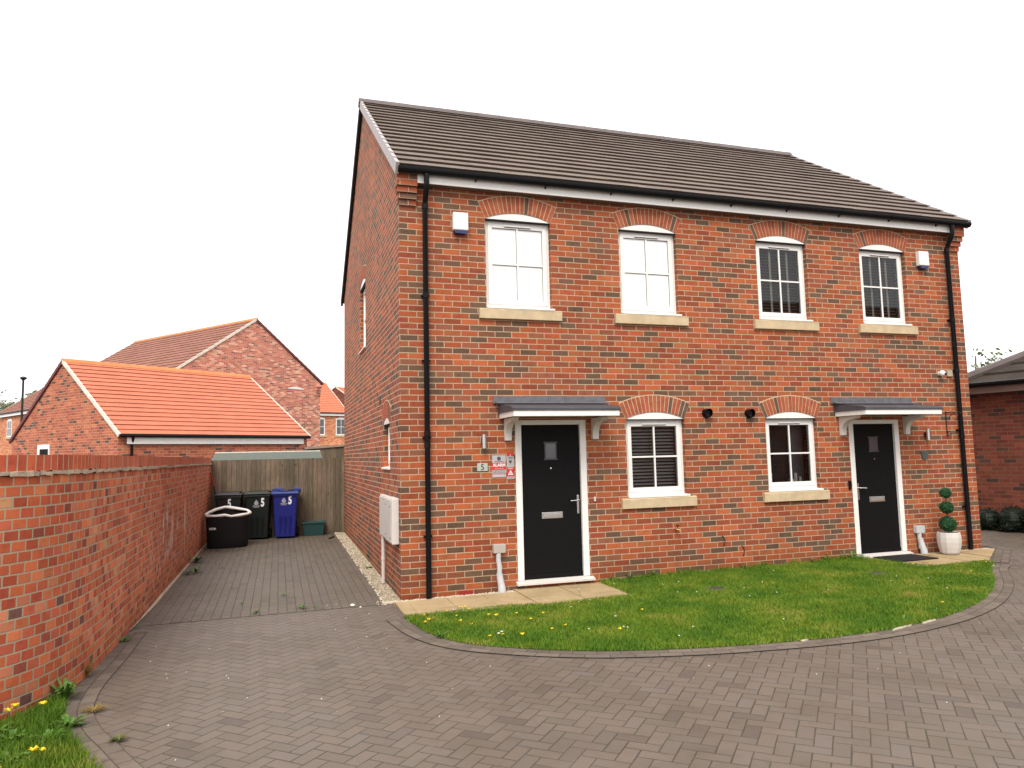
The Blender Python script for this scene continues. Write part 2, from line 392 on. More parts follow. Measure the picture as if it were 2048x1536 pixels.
M['red'] = plain('red_print', (.60, .02, .03), .45, var=.05)
M['silver'] = plain('silver_print', (.42, .42, .44), .35, metal=.0, var=.05)
M['pebble'] = plain('pale_gravel', (.55, .47, .36), .8, var=.45, scale=40)
M['brass'] = plain('brass', (.62, .42, .15), .3, metal=1.)

def doormat_wood():
    s = NT('black_grained_door'); p = s.pos()
    sp = s.n('ShaderNodeSeparateXYZ'); s.inp(sp.inputs[0], p)
    g = s.noise(s.comb(s.ma('MULTIPLY', sp.outputs[0], 40.), 0., s.ma('MULTIPLY', sp.outputs[2], 2.)), 3, 4, .6)
    c = s.ramp(g, [(.3, (.0035, .0035, .004)), (.7, (.0065, .006, .0065))])
    s.bump(g, .25, .003)
    return s.set(c, .6, 0., .14)
M['door'] = doormat_wood()
def slabmat():
    s = NT('buff_paving_slab'); p = s.pos()
    c = s.ramp(s.noise(p, 2.2, 5, .65), [(.3, (.31, .225, .12)), (.6, (.42, .315, .175)), (.8, (.48, .38, .235))])
    c = s.mix(s.rng(s.noise(p, 9, 4), .55, .8, 0., .5), c, (.25, .18, .10))
    s.bump(s.noise(p, 60, 4), .3, .004)
    return s.set(c, .85, 0., .3)
M['slab'] = slabmat()
def fencemat():
    s = NT('weathered_fence_board'); uvv, U, V = s.uv(); p = s.pos()
    b = s.ma('FLOOR', s.ma('DIVIDE', s.ma('ADD', U, 20.), .1)); rnd = s.white(s.comb(b, 1., 1.))[0]
    g = s.noise(s.comb(s.ma('MULTIPLY', U, 30.), s.ma('MULTIPLY', V, 1.5), b), 2.5, 5, .65)
    c = s.ramp(g, [(.25, (.080, .062, .044)), (.5, (.165, .130, .096)), (.75, (.26, .205, .158))])
    c = s.mix(1., c, s.ramp(rnd, [(0, (.7, .72, .66)), (.5, (1, .98, .95)), (1, (1.2, 1.12, 1.05))]), 'MULTIPLY')
    c = s.mix(s.rng(s.noise(p, 2, 4), .45, .7, 0., .5), c, (.085, .075, .04))     # algae
    kn = s.smooth(s.noise(s.comb(s.ma('MULTIPLY', U, 1.6), V, b), 5, 1), .72, .78)
    c = s.mix(kn, c, (.03, .02, .012))
    s.bump(g, .4, .004)
    return s.set(c, .9, 0., .2)
M['fence'] = fencemat()
M['pave'] = herring('block_paving_herringbone', rad(47), (.142, .114, .091), (.055, .045, .034), grime=.6)
M['drive'] = herring('block_paving_driveway', 0., (.122, .099, .074), (.045, .034, .026), running=True, grime=.5)
def bandmat():
    return brickmat('block_paving_border', [(0, (.144, .116, .093)), (.4, (.136, .110, .088)), (.7, (.150, .121, .097))], (.085, .068, .052), bw=.2, bh=.1, joint=.008, bump=.5)
M['band'] = bandmat()
def grassmat(name, blade=True, k=1.):
    s = NT(name); p = s.pos()
    n1 = s.noise(p, 1.6, 5, .7); n2 = s.noise(p, 28, 2)
    c = s.ramp(n1, [(.28, (.052, .130, .008)), (.45, (.092, .182, .011)), (.58, (.155, .225, .018)), (.70, (.27, .26, .05))])
    c = s.mix(1., c, s.ramp(n2, [(.25, (.72, .75, .7)), (.75, (1.3, 1.25, 1.2))]), 'MULTIPLY')
    if k != 1: c = s.mix(1., c, (k, k*1.05, k), 'MULTIPLY')
    if not blade: c = s.mix(.65, c, (.030, .040, .012))
    m = s.set(c, .6, 0., .25)
    return m
M['grass'] = grassmat('grass_blades'); M['lawn'] = grassmat('lawn_soil', False); M['grass_dark'] = grassmat('rough_grass_blades', True, .8)
def leafmat(name, a, b, c3, sc=9.):
    s = NT(name); p = s.pos()
    return s.set(s.ramp(s.noise(p, sc, 3), [(.3, a), (.5, b), (.72, c3)]), .55, 0., .3)
M['leaf_weed'] = leafmat('weed_leaf', (.04, .10, .015), (.07, .16, .02), (.12, .22, .04), 30)
M['leaf_moss'] = leafmat('moss', (.06, .08, .02), (.10, .11, .03), (.15, .13, .04), 30)
M['leaf_dry'] = leafmat('dry_weed', (.20, .15, .04), (.26, .17, .05), (.15, .16, .04), 30)
M['leaf_box'] = leafmat('box_leaf', (.010, .045, .016), (.020, .085, .028), (.045, .14, .05), 25)
M['leaf_shrub'] = leafmat('shrub_leaf', (.004, .008, .004), (.006, .013, .006), (.011, .022, .009), 18)
M['leaf_tree'] = leafmat('tree_leaf', (.11, .13, .07), (.18, .20, .10), (.26, .27, .16), 1.2)
M['leaf_tree2'] = leafmat('small_tree_leaf', (.10, .13, .06), (.14, .19, .08), (.20, .25, .12), 3)
M['petal'] = plain('yellow_petal', (.85, .62, .02), .6, var=.1)
M['seed'] = plain('white_seed_head', (.7, .72, .68), .8)
M['far_ground'] = plain('far_ground', (.10, .095, .075), .9, var=.3, scale=.3)

# ---------------------------------------------------------------- ground
def gh(x, y): return .008*min(max(x, 0), 9.2)+.009*min(max(y, 0), 8)
def sheet(xs, ys, dz, name, mat):
    b = MB(); nx, ny = len(xs), len(ys)
    v = [(x, y, gh(x, y)+dz) for y in ys for x in xs]
    f = [(j*nx+i, j*nx+i+1, (j+1)*nx+i+1, (j+1)*nx+i) for j in range(ny-1) for i in range(nx-1)]
    b.add(v, f); return struct(b.build(name, mat))
g = MB(); g.box(-400, -300, -.35, 400, 600, -.05); struct(g.build('ground', M['far_ground']))
sheet([-6, -4, -2, 0, 2, 4, 6, 8, 9.2, 12, 20, 30], [-14, -10, -6, -3, 0, 2, 4, 6, 8, 12, 16], 0, 'road', M['pave'])
# driveway (stretcher-laid blocks) between the garden wall and the gable
b = MB()
dl = [(-2.87, -.19), (-2.0, -.165), (-.95, -.13), (-.02, -.12)]
for (x0, y0), (x1, y1) in zip(dl[:-1], dl[1:]):
    b.add([(x0, y0, .004), (x1, y1, .004), (x1, 0, .004), (x0, 0, .004)], [(0, 1, 2, 3)])
    b.add([(x0, 0, .004), (x1, 0, .004), (x1, 8.0, .076), (x0, 8.0, .076)], [(0, 1, 2, 3)])
struct(b.build('driveway', M['drive']))

lawn_out = [(-0.115, -0.929), (-0.08, -1.25), (-0.045, -1.55), (0.035, -1.859), (0.141, -2.115), (0.335, -2.366), (0.62, -2.60), (0.865, -2.77), (1.124, -2.92), (1.396, -3.037), (1.886, -3.188), (2.123, -3.249), (2.593, -3.33), (3.005, -3.387), (3.435, -3.410), (3.776, -3.403), (4.317, -3.335), (4.99, -3.17), (5.674, -2.874), (6.2, -2.56), (6.65, -2.25), (7.05, -1.92), (7.40, -1.60), (7.72, -1.33), (7.92, -1.22), (8.02, -1.10)]
def smooth_line(P, it=1):
    for _ in range(it):
        Q = [P[0]]
        for a, c in zip(P[:-1], P[1:]):
            Q += [(a[0]*.75+c[0]*.25, a[1]*.75+c[1]*.25), (a[0]*.25+c[0]*.75, a[1]*.25+c[1]*.75)]
        Q.append(P[-1]); P = Q
    return P
lo = smooth_line(lawn_out, 1)
lawn_in = [(8.02, -1.02), (7.6, -1.0), (7.15, -.97), (6.98, -.60), (6.80, -.02), (6.69, -.01), (4.5, -.01), (2.60, -.01), (2.57, -.06), (2.59, -.94), (2.2, -.97), (1.85, -1.02), (1.5, -1.05), (1.25, -.93), (.99, -.85), (.55, -.90), (.08, -.94)]
lawn_poly = lo+lawn_in
def poly_sheet(poly, dz, name, mat, b=None):
    tr = tessellate_polygon([[Vector((p[0], p[1], 0)) for p in poly]])
    bb = b or MB(); bb.add([(p[0], p[1], gh(*p)+dz) for p in poly], [tuple(t) if False else tuple(t) for t in tr])
    # keep faces upwards
    if b is None: return struct(bb.build(name, mat))
poly_sheet(lawn_poly, .012, 'lawn_soil', M['lawn'])
gl_poly = [(-6, -5.0), (-6, -3.9), (-3.75, -3.63), (-3.40, -3.33), (-3.16, -3.10), (-3.05, -2.93), (-2.96, -2.72), (-2.90, -2.60), (-2.834, -2.877), (-2.78, -3.173), (-2.70, -3.40), (-2.52, -3.78), (-2.40, -4.045), (-2.25, -4.35), (-2.1, -5.0)]
poly_sheet(gl_poly, .012, 'verge_soil', M['lawn'])

# border course of blocks around the lawn and the verge
def band(line, w0, w1, dz, name, mat, side=1, flip=False):
    b = MB(); L = 0; pts = []
    for i, p in enumerate(line):
        a = line[max(i-1, 0)]; c = line[min(i+1, len(line)-1)]
        t = Vector((c[0]-a[0], c[1]-a[1])).normalized(); n = Vector((t.y, -t.x))*side
        if i: L += math.hypot(p[0]-line[i-1][0], p[1]-line[i-1][1])
        pts.append((p, n, L))
    for (p, n, l), (q, m, k) in zip(pts[:-1], pts[1:]):
        A = [(p[0]+n.x*w0, p[1]+n.y*w0), (q[0]+m.x*w0, q[1]+m.y*w0), (q[0]+m.x*w1, q[1]+m.y*w1), (p[0]+n.x*w1, p[1]+n.y*w1)]
        b.add([(x, y, gh(x, y)+dz) for x, y in A], [(0, 1, 2, 3)], uv=[[(l, w0), (k, w0), (k, w1), (l, w1)]])
    return struct(b.build(name, mat))
band(lo+[(8.05, -.9), (9.27, -.12), (9.45, .6), (9.45, 3)][:0], 0, .2, .008, 'path_border', M['band'])
band([(8.10, -1.05), (9.33, -.13), (9.42, .1), (9.44, 1.5), (9.44, 4)], 0, .2, .008, 'path_border', M['band'])
band(smooth_line([(-2.87, -.5), (-2.86, -1.6), (-2.89, -2.35), (-2.85, -2.877), (-2.78, -3.173), (-2.66, -3.50), (-2.52, -3.78), (-2.40, -4.045), (-2.25, -4.35), (-2.1, -5.0)], 2), 0, .2, .008, 'path_border', M['band'], side=-1)
# concrete edging flakes left of the border
def kerbs():
    b = MB()
    for x, y, l in [(4.10, -3.385, .17), (4.50, -3.31, .13), (3.0, -3.395, .05), (7.84, -1.28, .05)]:
        a = .25+.35*(x > 6); c, s_ = math.cos(a), math.sin(a)
        P = [(-l, -.012), (-l*.3, -.018), (l*.8, -.014), (l, .006), (l*.4, .014), (-l*.6, .010)]
        b.prism([(x+c*u-s_*v, y+s_*u+c*v) for u, v in P], 'z', gh(x, y), gh(x, y)+.016)
    return b.build('kerb_flakes', plain('haunching_mortar', (.50, .43, .34), .9, var=.3, scale=20, bump=.6, bscale=70), bevel=.006)
struct(kerbs())

def slab_set(name, polys, label=None):
    b = MB()
    for P in polys:
        z = gh(*P[0]); cx = sum(p[0] for p in P)/len(P); cy = sum(p[1] for p in P)/len(P)
        Q = [(p[0]+(cx-p[0])*.012, p[1]+(cy-p[1])*.012) for p in P]
        dz = random.uniform(-.002, .003)
        b.prism(Q, 'z', z-.03, z+.022+dz)
    return struct(b.build(name, M['slab'], bevel=.004))
P1 = []
xs1 = [-.10, .05, .51, .96, 1.40]
for a, c in zip(xs1[:-1], xs1[1:]):
    P1 += [[(a, -.70), (c, -.68), (c, -.135), (a, -.16)], [(a, -.98), (c, -.96), (c, -.70), (a, -.71)]]
P1 += [[(1.40, -.66), (1.99, -.665), (1.99, -.02), (1.40, -.02)], [(1.99, -.665), (2.58, -.67), (2.58, -.02), (1.99, -.02)],
       [(1.40, -1.10), (1.99, -1.10), (1.99, -.665), (1.40, -.665)], [(1.99, -1.10), (2.58, -1.0), (2.58, -.67), (1.99, -.67)]]
slab_set('path', P1)
P2 = [[(6.80, -.42), (7.25, -.42), (7.25, -.02), (6.78, -.02)], [(7.25, -.42), (7.85, -.42), (7.85, -.02), (7.25, -.02)], [(6.97, -1.0), (7.25, -1.0), (7.25, -.42), (6.82, -.42)],
      [(7.25, -1.0), (7.85, -1.03), (7.85, -.42), (7.25, -.42)], [(7.85, -1.03), (8.07, -1.03), (8.45, -.75), (8.45, -.42), (7.85, -.42)], [(7.85, -.42), (8.45, -.42), (8.45, -.13), (7.85, -.13)],
      [(8.45, -.75), (9.27, -.16), (9.27, -.13), (8.45, -.13)]]
slab_set('path', P2)

# pale gravel strips
def gravel():
    rng = np.random.default_rng(3); b = MB()
    def stone(x, y, r):
        z = gh(x, y)+r*.35; n = 6; k = rng.uniform(.6, 1.2, 3); th = rng.uniform(0, 3.1)
        v = []
        for (px, py, pz) in [(1, 0, 0), (-1, 0, 0), (0, 1, 0), (0, -1, 0), (0, 0, .7), (0, 0, -.7)]:
            X, Y = px*k[0]*r, py*k[1]*r
            v.append((x+X*math.cos(th)-Y*math.sin(th), y+X*math.sin(th)+Y*math.cos(th), z+pz*k[2]*r))
        b.add(v, [(0, 2, 4), (2, 1, 4), (1, 3, 4), (3, 0, 4), (2, 0, 5), (1, 2, 5), (3, 1, 5), (0, 3, 5)])
    for _ in range(1900): stone(-rng.uniform(0, .22)**1.0, rng.uniform(-.05, 7.9), rng.uniform(.010, .022))
    for _ in range(620): stone(rng.uniform(0., 1.4), rng.uniform(-.14, -.005), rng.uniform(.012, .021))
    for _ in range(380): stone(rng.uniform(7.85, 9.3), rng.uniform(-.13, -.005), rng.uniform(.008, .016))
    for _ in range(60): stone(rng.uniform(-.3, .0), rng.uniform(-.2, .1), rng.uniform(.006, .012))
    return b.build('gravel', M['pebble'])
struct(gravel(), 'stuff')
struct(MB().box(-.23, -.1, -.02, 0, 0, .012).build('gravel_bed', M['pebble']))
b = MB(); b.add([(-.2, 0, .012), (0, 0, .012), (0, 7.93, .082), (-.2, 7.93, .082)], [(0, 1, 2, 3)])
struct(b.build('gravel_bed', plain('sandy_bed', (.30, .25, .17), .9, var=.3, scale=20)))
b = MB(); b.add([(-2.87, -.4, .006), (-2.83, -.4, .02), (-2.83, 7.9, .095), (-2.765, 7.9, .078), (-2.80, 1, .015)], [(0, 4, 1), (1, 4, 3, 2)])
struct(b.build('mortar_haunch', M['creasing']))

# ---------------------------------------------------------------- main house
HX, HD = 9.2, 7.93
EY, EZ = -.2, 5.30
TAN = (8.13-EZ)/(HD/2+.2)
def roofz(y):
    yy = y if y < HD/2 else HD-y
    return EZ+(yy-EY)*TAN
house = thing('semi_detached_house', 'pair of red brick semi-detached houses with two black front doors and a grey-brown tiled roof', 'house')

def arc_pts(x0, x1, z, rise, n=12):
    """from left to right along the segmental arch"""
    w = (x1-x0)/2; R = (w*w+rise*rise)/(2*rise); cz = z+rise-R; a = math.asin(w/R); cx = (x0+x1)/2
    return [(cx+R*math.sin(-a+2*a*i/n), cz+R*math.cos(-a+2*a*i/n)) for i in range(n+1)], (cx, cz, R, a)

def wall_face(outer, holes, Mx, b, mi=0):
    """flat face at local b=0 with holes (lists of (a,z))"""
    polys = [[Vector((p[0], p[1], 0)) for p in outer]]+[[Vector((p[0], p[1], 0)) for p in h] for h in holes]
    tr = tessellate_polygon(polys)
    flat = [p for q in polys for p in q]
    v = [Mx @ Vector((p.x, 0, p.y)) for p in flat]
    faces = []
    for t in tr:
        a, bb, c = [flat[i] for i in t]
        ar = (bb.x-a.x)*(c.y-a.y)-(c.x-a.x)*(bb.y-a.y)
        faces.append(t if ar > 0 else (t[0], t[2], t[1]))
    b.add(v, faces, mi=mi)

def opening_poly(x0, x1, zb, zh, rise=.095):
    pts, _ = arc_pts(x0, x1, zh, rise, 10)
    return [(x0, zb)]+[(x1, zb)]+[p for p in reversed(pts)]
def opening_rect(x0, x1, z0, z1): return [(x0, z0), (x1, z0), (x1, z1), (x0, z1)]
def reveals(poly, Mx, b, depth=.13):
    n = len(poly)
    for i in range(n):
        p, q = poly[i], poly[(i+1) % n]
        b.add([Mx @ Vector((p[0], 0, p[1])), Mx @ Vector((q[0], 0, q[1])), Mx @ Vector((q[0], depth, q[1])), Mx @ Vector((p[0], depth, p[1]))], [(3, 2, 1, 0)])
IDM = Matrix.Identity(4)
def sideM(y0): return Matrix(((0, 1, 0, 0), (-1, 0, 0, y0), (0, 0, 1, 0), (0, 0, 0, 1)))
SM = sideM(0)     # local a -> -y
WU = dict(zb=3.60, zh=4.795); WG = dict(zb=1.10, zh=2.158)
fw = [(1.13, 2.035, 'U'), (3.045, 3.945, 'U'), (5.275, 6.175, 'U'), (7.172, 8.072, 'U'), (3.05, 3.95, 'G'), (5.275, 6.175, 'G')]
holes = []
for a, c, k in fw:
    W = WU if k == 'U' else WG; holes.append(opening_poly(a, c, W['zb'], W['zh']))
dL = opening_rect(1.475, 2.46, .10, 2.155); dR = opening_rect(6.75, 7.70, .10, 2.125)
holes += [dL, dR]
bw = MB()
wall_face([(0, -.1), (HX, -.1), (HX, 5.33), (0, 5.33)], holes, IDM, bw)
for h_ in holes: reveals(h_, IDM, bw)
# side (gable) wall, local a = -y
sh = [opening_poly(-4.57, -3.66, 3.60, 4.795), opening_poly(-1.49, -.86, 1.55, 2.172, .09)]
gz = roofz(0)-.06
go = [(-HD, -.1), (0, -.1), (0, gz), (-HD/2, roofz(HD/2)-.06), (-HD, gz)]
wall_face(go, sh, SM, bw, 1)
for h_ in sh: reveals(h_, SM, bw, .12)
# back and right gable
bw.add([(HX, HD, -.1), (0, HD, -.1), (0, HD, gz), (HX, HD, gz)], [(0, 1, 2, 3)])
bw.add([(HX, 0, -.1), (HX, HD, -.1), (HX, HD, gz), (HX, HD/2, roofz(HD/2)-.06), (HX, 0, gz)], [(0, 1, 2, 3, 4)], mi=1)
wall = bw.build('wall', [M['brick'], M['brick_side']], house)

# corbelled brick ends under the eaves
for x0, x1 in ((-.0, .222), (8.978, 9.2)):
    b = MB()
    zs = [4.872, 4.947, 5.022, 5.098, 5.29]
    for i in range(4): b.box(x0-(.012*i if x0 < 1 else -.003), -.03*(i+1), zs[i], x1+(0 if x0 < 1 else .012*i), .05, zs[i+1]-(.006 if i < 3 else 0))
    b.build('corbel', M['corbel'], house, bevel=.004)

# roof
def roof_side(b, x0, x1, ye, ze, yr, zr, n, M4=None, tw=.33, t=.034, gap=.016, jit=.0018, vcap=None, seed=1):
    """tile courses from eave (ye,ze) to ridge (yr,zr) across x0..x1"""
    R = random.Random(seed)
    L = math.hypot(yr-ye, zr-ze); sy, sz = (yr-ye)/L, (zr-ze)/L
    sgn = 1 if yr > ye else -1
    ny, nz = -sz*sgn, abs(sy)
    e = L/n; nt = max(1, round((x1-x0)/tw)); w_ = (x1-x0)/nt
    def P(x, s, h): return (x, ye+sy*s+ny*h, ze+sz*s+nz*h)
    for i in range(n):
        s0 = i*e; s1 = min((i+1)*e+.045, L)
        for k in range(nt):
            xa = x0+k*w_; xb = xa+w_; j = R.uniform(-jit, jit); js = R.uniform(-.002, .002)
            v = [P(xa, s0+js+t*.7, gap+j), P(xb, s0+js+t*.7, gap+j), P(xb, s0+js, gap+t+j), P(xa, s0+js, gap+t+j), P(xa, s1, .002), P(xb, s1, .002), P(xb, s1, t*.35), P(xa, s1, t*.35)]
            f = [(0, 1, 2, 3), (3, 2, 6, 7), (0, 4, 5, 1), (0, 3, 7, 4), (1, 5, 6, 2)]
            if sgn < 0: f = [tuple(reversed(q)) for q in f]
            us = [(xa, s0), (xb, s0), (xb, s1), (xa, s1)]
            def U(ix): return [(v[q][0], (s0 if q in (0, 1, 2, 3) else s0+e*.98)) for q in ix]
            b.add(v, f, uv=[U(q) for q in f])
    # underlay
    b.add([P(x0, -.01, -.004), P(x1, -.01, -.004), P(x1, L, -.004), P(x0, L, -.004)], [(0, 1, 2, 3) if sgn > 0 else (3, 2, 1, 0)], uv=[[(0, 0)]*4])
    return e, P, L
RX0, RX1 = -.05, 9.25
b = MB()
e, P, L = roof_side(b, RX0, RX1, EY, EZ, HD/2, 8.13, 17, t=.032, gap=.013)
roof_side(b, RX0, RX1, HD-EY, EZ, HD/2, 8.13, 17, t=.032, gap=.013, seed=2)
roof = b.build('roof', M['roof'], house)
def verge_caps(parent, x, out, ye, ze, yr, zr, n, mat, w=.07, d=.14, top=.055, name='verge_caps', back=None):
    b = MB()
    for (a0, a1) in ((ye, yr), (2*yr-ye, yr)):
        b.cur = 0 if a0 == ye else 1
        L = math.hypot(a1-a0, zr-ze); sy, sz = (a1-a0)/L, (zr-ze)/L; ny, nz = -sz*(1 if a1 > a0 else -1), abs(sy); e = L/n
        for i in range(n):
            s0, s1 = i*e-.012, (i+1)*e-.004
            def Q(xx, s, h): return (xx, a0+sy*s+ny*h, ze+sz*s+nz*h)
            xa, xb = (x, x+out*w)
            lo_, hi_ = min(xa, xb), max(xa, xb)
            for (A, B, h0, h1, k0, k1) in ((lo_, hi_, -d+.05, top, -d+.05, top-.014),):
                v = [Q(A, s0, h0), Q(B, s0, h0), Q(B, s0, h1), Q(A, s0, h1), Q(A, s1, k0), Q(B, s1, k0), Q(B, s1, k1), Q(A, s1, k1)]
                b.add(v, [(0, 1, 2, 3), (5, 4, 7, 6), (3, 2, 6, 7), (0, 4, 5, 1), (0, 3, 7, 4), (1, 5, 6, 2)])
    return b.build(name, [mat, back or mat], parent)
verge_caps(roof, RX0+.03, -1, EY, EZ, HD/2, 8.13, 17, M['verge'], w=.045, back=M['dark_edge'])
verge_caps(roof, RX1-.03, 1, EY, EZ, HD/2, 8.13, 17, M['verge'], w=.045)
def ridge(parent, x0, x1, y, z, mat, r=.115, seg=.45, name='ridge_tiles'):
    b = MB(); n = max(1, round((x1-x0)/seg)); w_ = (x1-x0)/n
    for i in range(n):
        a = x0+i*w_; c = a+w_-.006; k = 1+.03*((i % 2))
        for (A, B, rr) in ((a, c, r*k), (c-.03, c+.006, r*k+.006)):
            prof = [(y-rr*1.05, z-rr*.55), (y-rr*.62, z+.0), (y-rr*.25, z+rr*.42), (y, z+rr*.5), (y+rr*.25, z+rr*.42), (y+rr*.62, z), (y+rr*1.05, z-rr*.55)]
            b.prism(prof+[(y, z-rr*.6)], 'x', A, B)
    return b.build(name, mat, parent)
ridge(roof, RX0-.03, RX1+.03, HD/2, 8.165, M['ridge'])
# eaves: fascia, gutter, brackets, soffit, dark trim
b = MB().box(.222, -.128, 5.140, 8.978, -.112, 5.30); b.build('fascia', M['white'], house)
MB().box(.222, -.110, 5.143, 8.978, -.002, 5.165).build('soffit', plain('brown_trim', (.16, .12, .10), .6), house)
def gutter(parent, x0, x1, y, z, r=.062):
    prof = [(y-r, z+.02)]
    for i in range(9):
        a = math.pi+math.pi*i/8; prof.append((y+r*math.cos(a), z+r*math.sin(a)))
    prof += [(y+r, z+.02), (y+r-.006, z+.02)]
    for i in range(9):
        a = 2*math.pi-math.pi*i/8; prof.append((y+(r-.006)*math.cos(a), z+(r-.006)*math.sin(a)))
    prof.append((y-r+.006, z+.02))
    b = MB(); b.prism(prof, 'x', x0, x1)
    cap = [(y+r*math.cos(math.pi+math.pi*i/8), z+r*math.sin(math.pi+math.pi*i/8)) for i in range(9)]
    b.prism(cap, 'x', x0-.004, x0+.002); b.prism(cap, 'x', x1-.002, x1+.004)
    g_ = b.build('gutter', M['black'], parent)
    n = int((x1-x0)/.95)
    bb = MB()
    for i in range(1, n+1):
        xx = x0+.35+i*(x1-x0-.7)/(n+.0)-.3
        c2 = [(y+(r+.006)*math.cos(math.pi+math.pi*k/8), z+(r+.006)*math.sin(math.pi+math.pi*k/8)) for k in range(9)]
        bb.prism(c2, 'x', xx-.012, xx+.012)
        bb.prism([(y+.02, z-r), (y+.066, z-r-.03), (y+.066, z-.02), (y+.04, z-.02)], 'x', xx-.008, xx+.008)
        bb.build('gutter_bracket', M['black'], g_); bb = MB()
    return g_
gutter(house, -.03, 9.27, -.180, 5.288, .054)
MB().box(-.03, -.19, 5.30, 9.23, -.10, 5.318).build('eaves_board', M['dark_edge'], house)
def downpipe(x, parent, z0=.02, swan=True):
    b = MB()
    pts = [(x, -.185, 5.24), (x, -.185, 5.12), (x, -.17, 5.06), (x, -.085, 4.94), (x, -.06, 4.88), (x, -.06, z0)]
    b.tube(pts, .034, 14)
    for z in (4.86, 3.72, 2.0 if x < 1 else 2.9, 1.85): b.tube([(x, -.06, z-.03), (x, -.06, z+.03)], .040, 14)
    p_ = b.build('downpipe', M['black'], parent, smooth=True)
    for z in (3.72, 2.9, 1.95, .75): MB().box(x-.052, -.045, z-.012, x+.052, -.002, z+.012).build('pipe_clip', M['black'], p_)
    return p_
downpipe(.325, house)
downpipe(8.90, house, .09)

# windows -------------------------------------------------------------
def make_window(Mx, x0, x1, zb, zh, kind, rise=.095, stone=True, deep=.072, parent=house, archd=.235):
    fr = MB(Mx); F = .045; S = .058
    X0, X1 = x0+.012, x1-.0; Zb = zb+.035
    # outer frame
    y0, y1 = deep, deep+.055
    fr.box(X0, y0, Zb, X0+F, y1, zh); fr.box(X1-F, y0, Zb, X1, y1, zh); fr.box(X0+F, y0, zh-F, X1-F, y1, zh); fr.box(X0+F, y0, Zb, X1-F, y1, Zb+F)
    # sash, a little proud
    a0, a1, c0, c1 = X0+F-.008, X1-F+.008, Zb+F-.006, zh-F+.006; ys = deep-.012
    fr.box(a0, ys, c0, a0+S, y1-.01, c1); fr.box(a1-S, ys, c0, a1, y1-.01, c1); fr.box(a0+S, ys, c1-S, a1-S, y1-.01, c1); fr.box(a0+S, ys, c0, a1-S, y1-.01, c0+S)
    win = fr.build('window', M['white'], parent, bevel=.004)
    g0, g1, h0, h1 = a0+S, a1-S, c0+S, c1-S
    cx, cz = (g0+g1)/2, (h0+h1)/2
    bar = MB(Mx); bar.box(cx-.011, ys+.006, h0, cx+.011, ys+.04, h1); bar.box(g0, ys+.0075, cz-.011, cx-.011, ys+.038, cz+.011); bar.box(cx+.011, ys+.0075, cz-.011, g1, ys+.038, cz+.011)
    bar.build('glazing_bar', M['white'], win)
    MB(Mx).quad((g0-.005, ys+.024, h0-.005), (g1+.005, ys+.024, h0-.005), (g1+.005, ys+.024, h1+.005), (g0-.005, ys+.024, h1+.005)).build('pane', M['white_pane'] if kind == 'white' else M['glass'], win)
    gk = MB(Mx); q_ = .005  # thin grey strips draw the shadow lines beside the glazing bars
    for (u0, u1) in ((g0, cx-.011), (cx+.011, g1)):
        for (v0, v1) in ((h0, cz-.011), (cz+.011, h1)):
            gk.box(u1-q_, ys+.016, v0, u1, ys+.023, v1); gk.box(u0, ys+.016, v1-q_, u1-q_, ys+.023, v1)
    gk.build('bar_shadow', M['bar_shadow'], win)
    # upvc cill
    c = MB(Mx); c.prism([(-.028, Zb-.03), (y1, Zb-.03), (y1, Zb-.001), (y0-.006, Zb-.001), (-.024, Zb-.012)], 'x', x0+.001, x1+.028 if False else x1-.001)
    c.box(x0+.02, -.03, Zb-.034, x1+.03, -.0025, Zb-.010)
    c.build('cill', M['white'], win, bevel=.003)
    # trickle vent
    tv = MB(Mx); q = .19 if (x1-x0) > .7 else .12
    tv.box(cx-q, ys-.012, c1-.036, cx+q, ys-.0005, c1-.018); t_ = tv.build('trickle_vent', M['white'], win, bevel=.002)
    MB(Mx).box(cx-q+.012, ys-.010, c1-.043, cx+q-.008, ys-.001, c1-.0365).build('vent_slot', M['dark_edge'], t_)
    # arch infill, the shadow line below it set in as a dark strip
    pts, (ax, az, R, al) = arc_pts(x0, x1, zh, rise-.004, 14)
    MB(Mx).prism([(p[0], p[1]) for p in pts], 'y', .004, .05).build('arch_panel', M['white'], win)
    MB(Mx).box(x0+.004, .006, zh-.010, x1-.004, .07, zh-.001).build('arch_shadow', M['dark_edge'], win)
    # voussoirs: one brick arch with radial joints
    ab = MB(Mx); n = 17 if (x1-x0) > .7 else 12; tot = 2*(al+.0)
    pr, (ax, az, R, al) = arc_pts(x0, x1, zh, rise, 14); ro = R+archd
    for i in range(n):
        A = -al+2*al*i/n; B = -al+2*al*(i+1)/n; m_ = (B-A)*.085
        A2, B2 = A+m_, B-m_
        P_ = lambda r_, a_: (ax+r_*math.sin(a_), az+r_*math.cos(a_))
        q4 = [P_(R+.004, A2), P_(R+.004, B2), P_(ro-.006, B2), P_(ro-.006, A2)]
        ab.mi_ = 0
        o_ = len(ab.f)
        ab.prism(q4, 'y', -.006+random.uniform(-.001, .001), .02)
        mi = 0 if random.random() > .22 else (1 if random.random() < .6 else 2)
        for z_ in range(o_, len(ab.f)): ab.mi[z_] = mi
    # mortar ring behind
    o_ = len(ab.f)
    ring = [P_(R+.0005, -al+2*al*i/14) for i in range(15)]+[P_(ro+.006, al-2*al*i/14) for i in range(15)]
    ab.prism(ring, 'y', -.003, .02)
    for z_ in range(o_, len(ab.f)): ab.mi[z_] = 3
    ab.build('brick_arch', [M['vr'], M['vd'], M['vo'], M['vm']], win)
    if stone:
        st = MB(Mx); sx0, sx1 = x0-.108, x1+.118
        st.prism([(-.045, zb-.137), (.06, zb-.137), (.06, zb), (-.02, zb-.002), (-.045, zb-.014)], 'x', sx0, sx1)
        st.build('stone_sill', M['stone'], win, bevel=.004)
    # what shows behind the glass
    yb = y1+.04
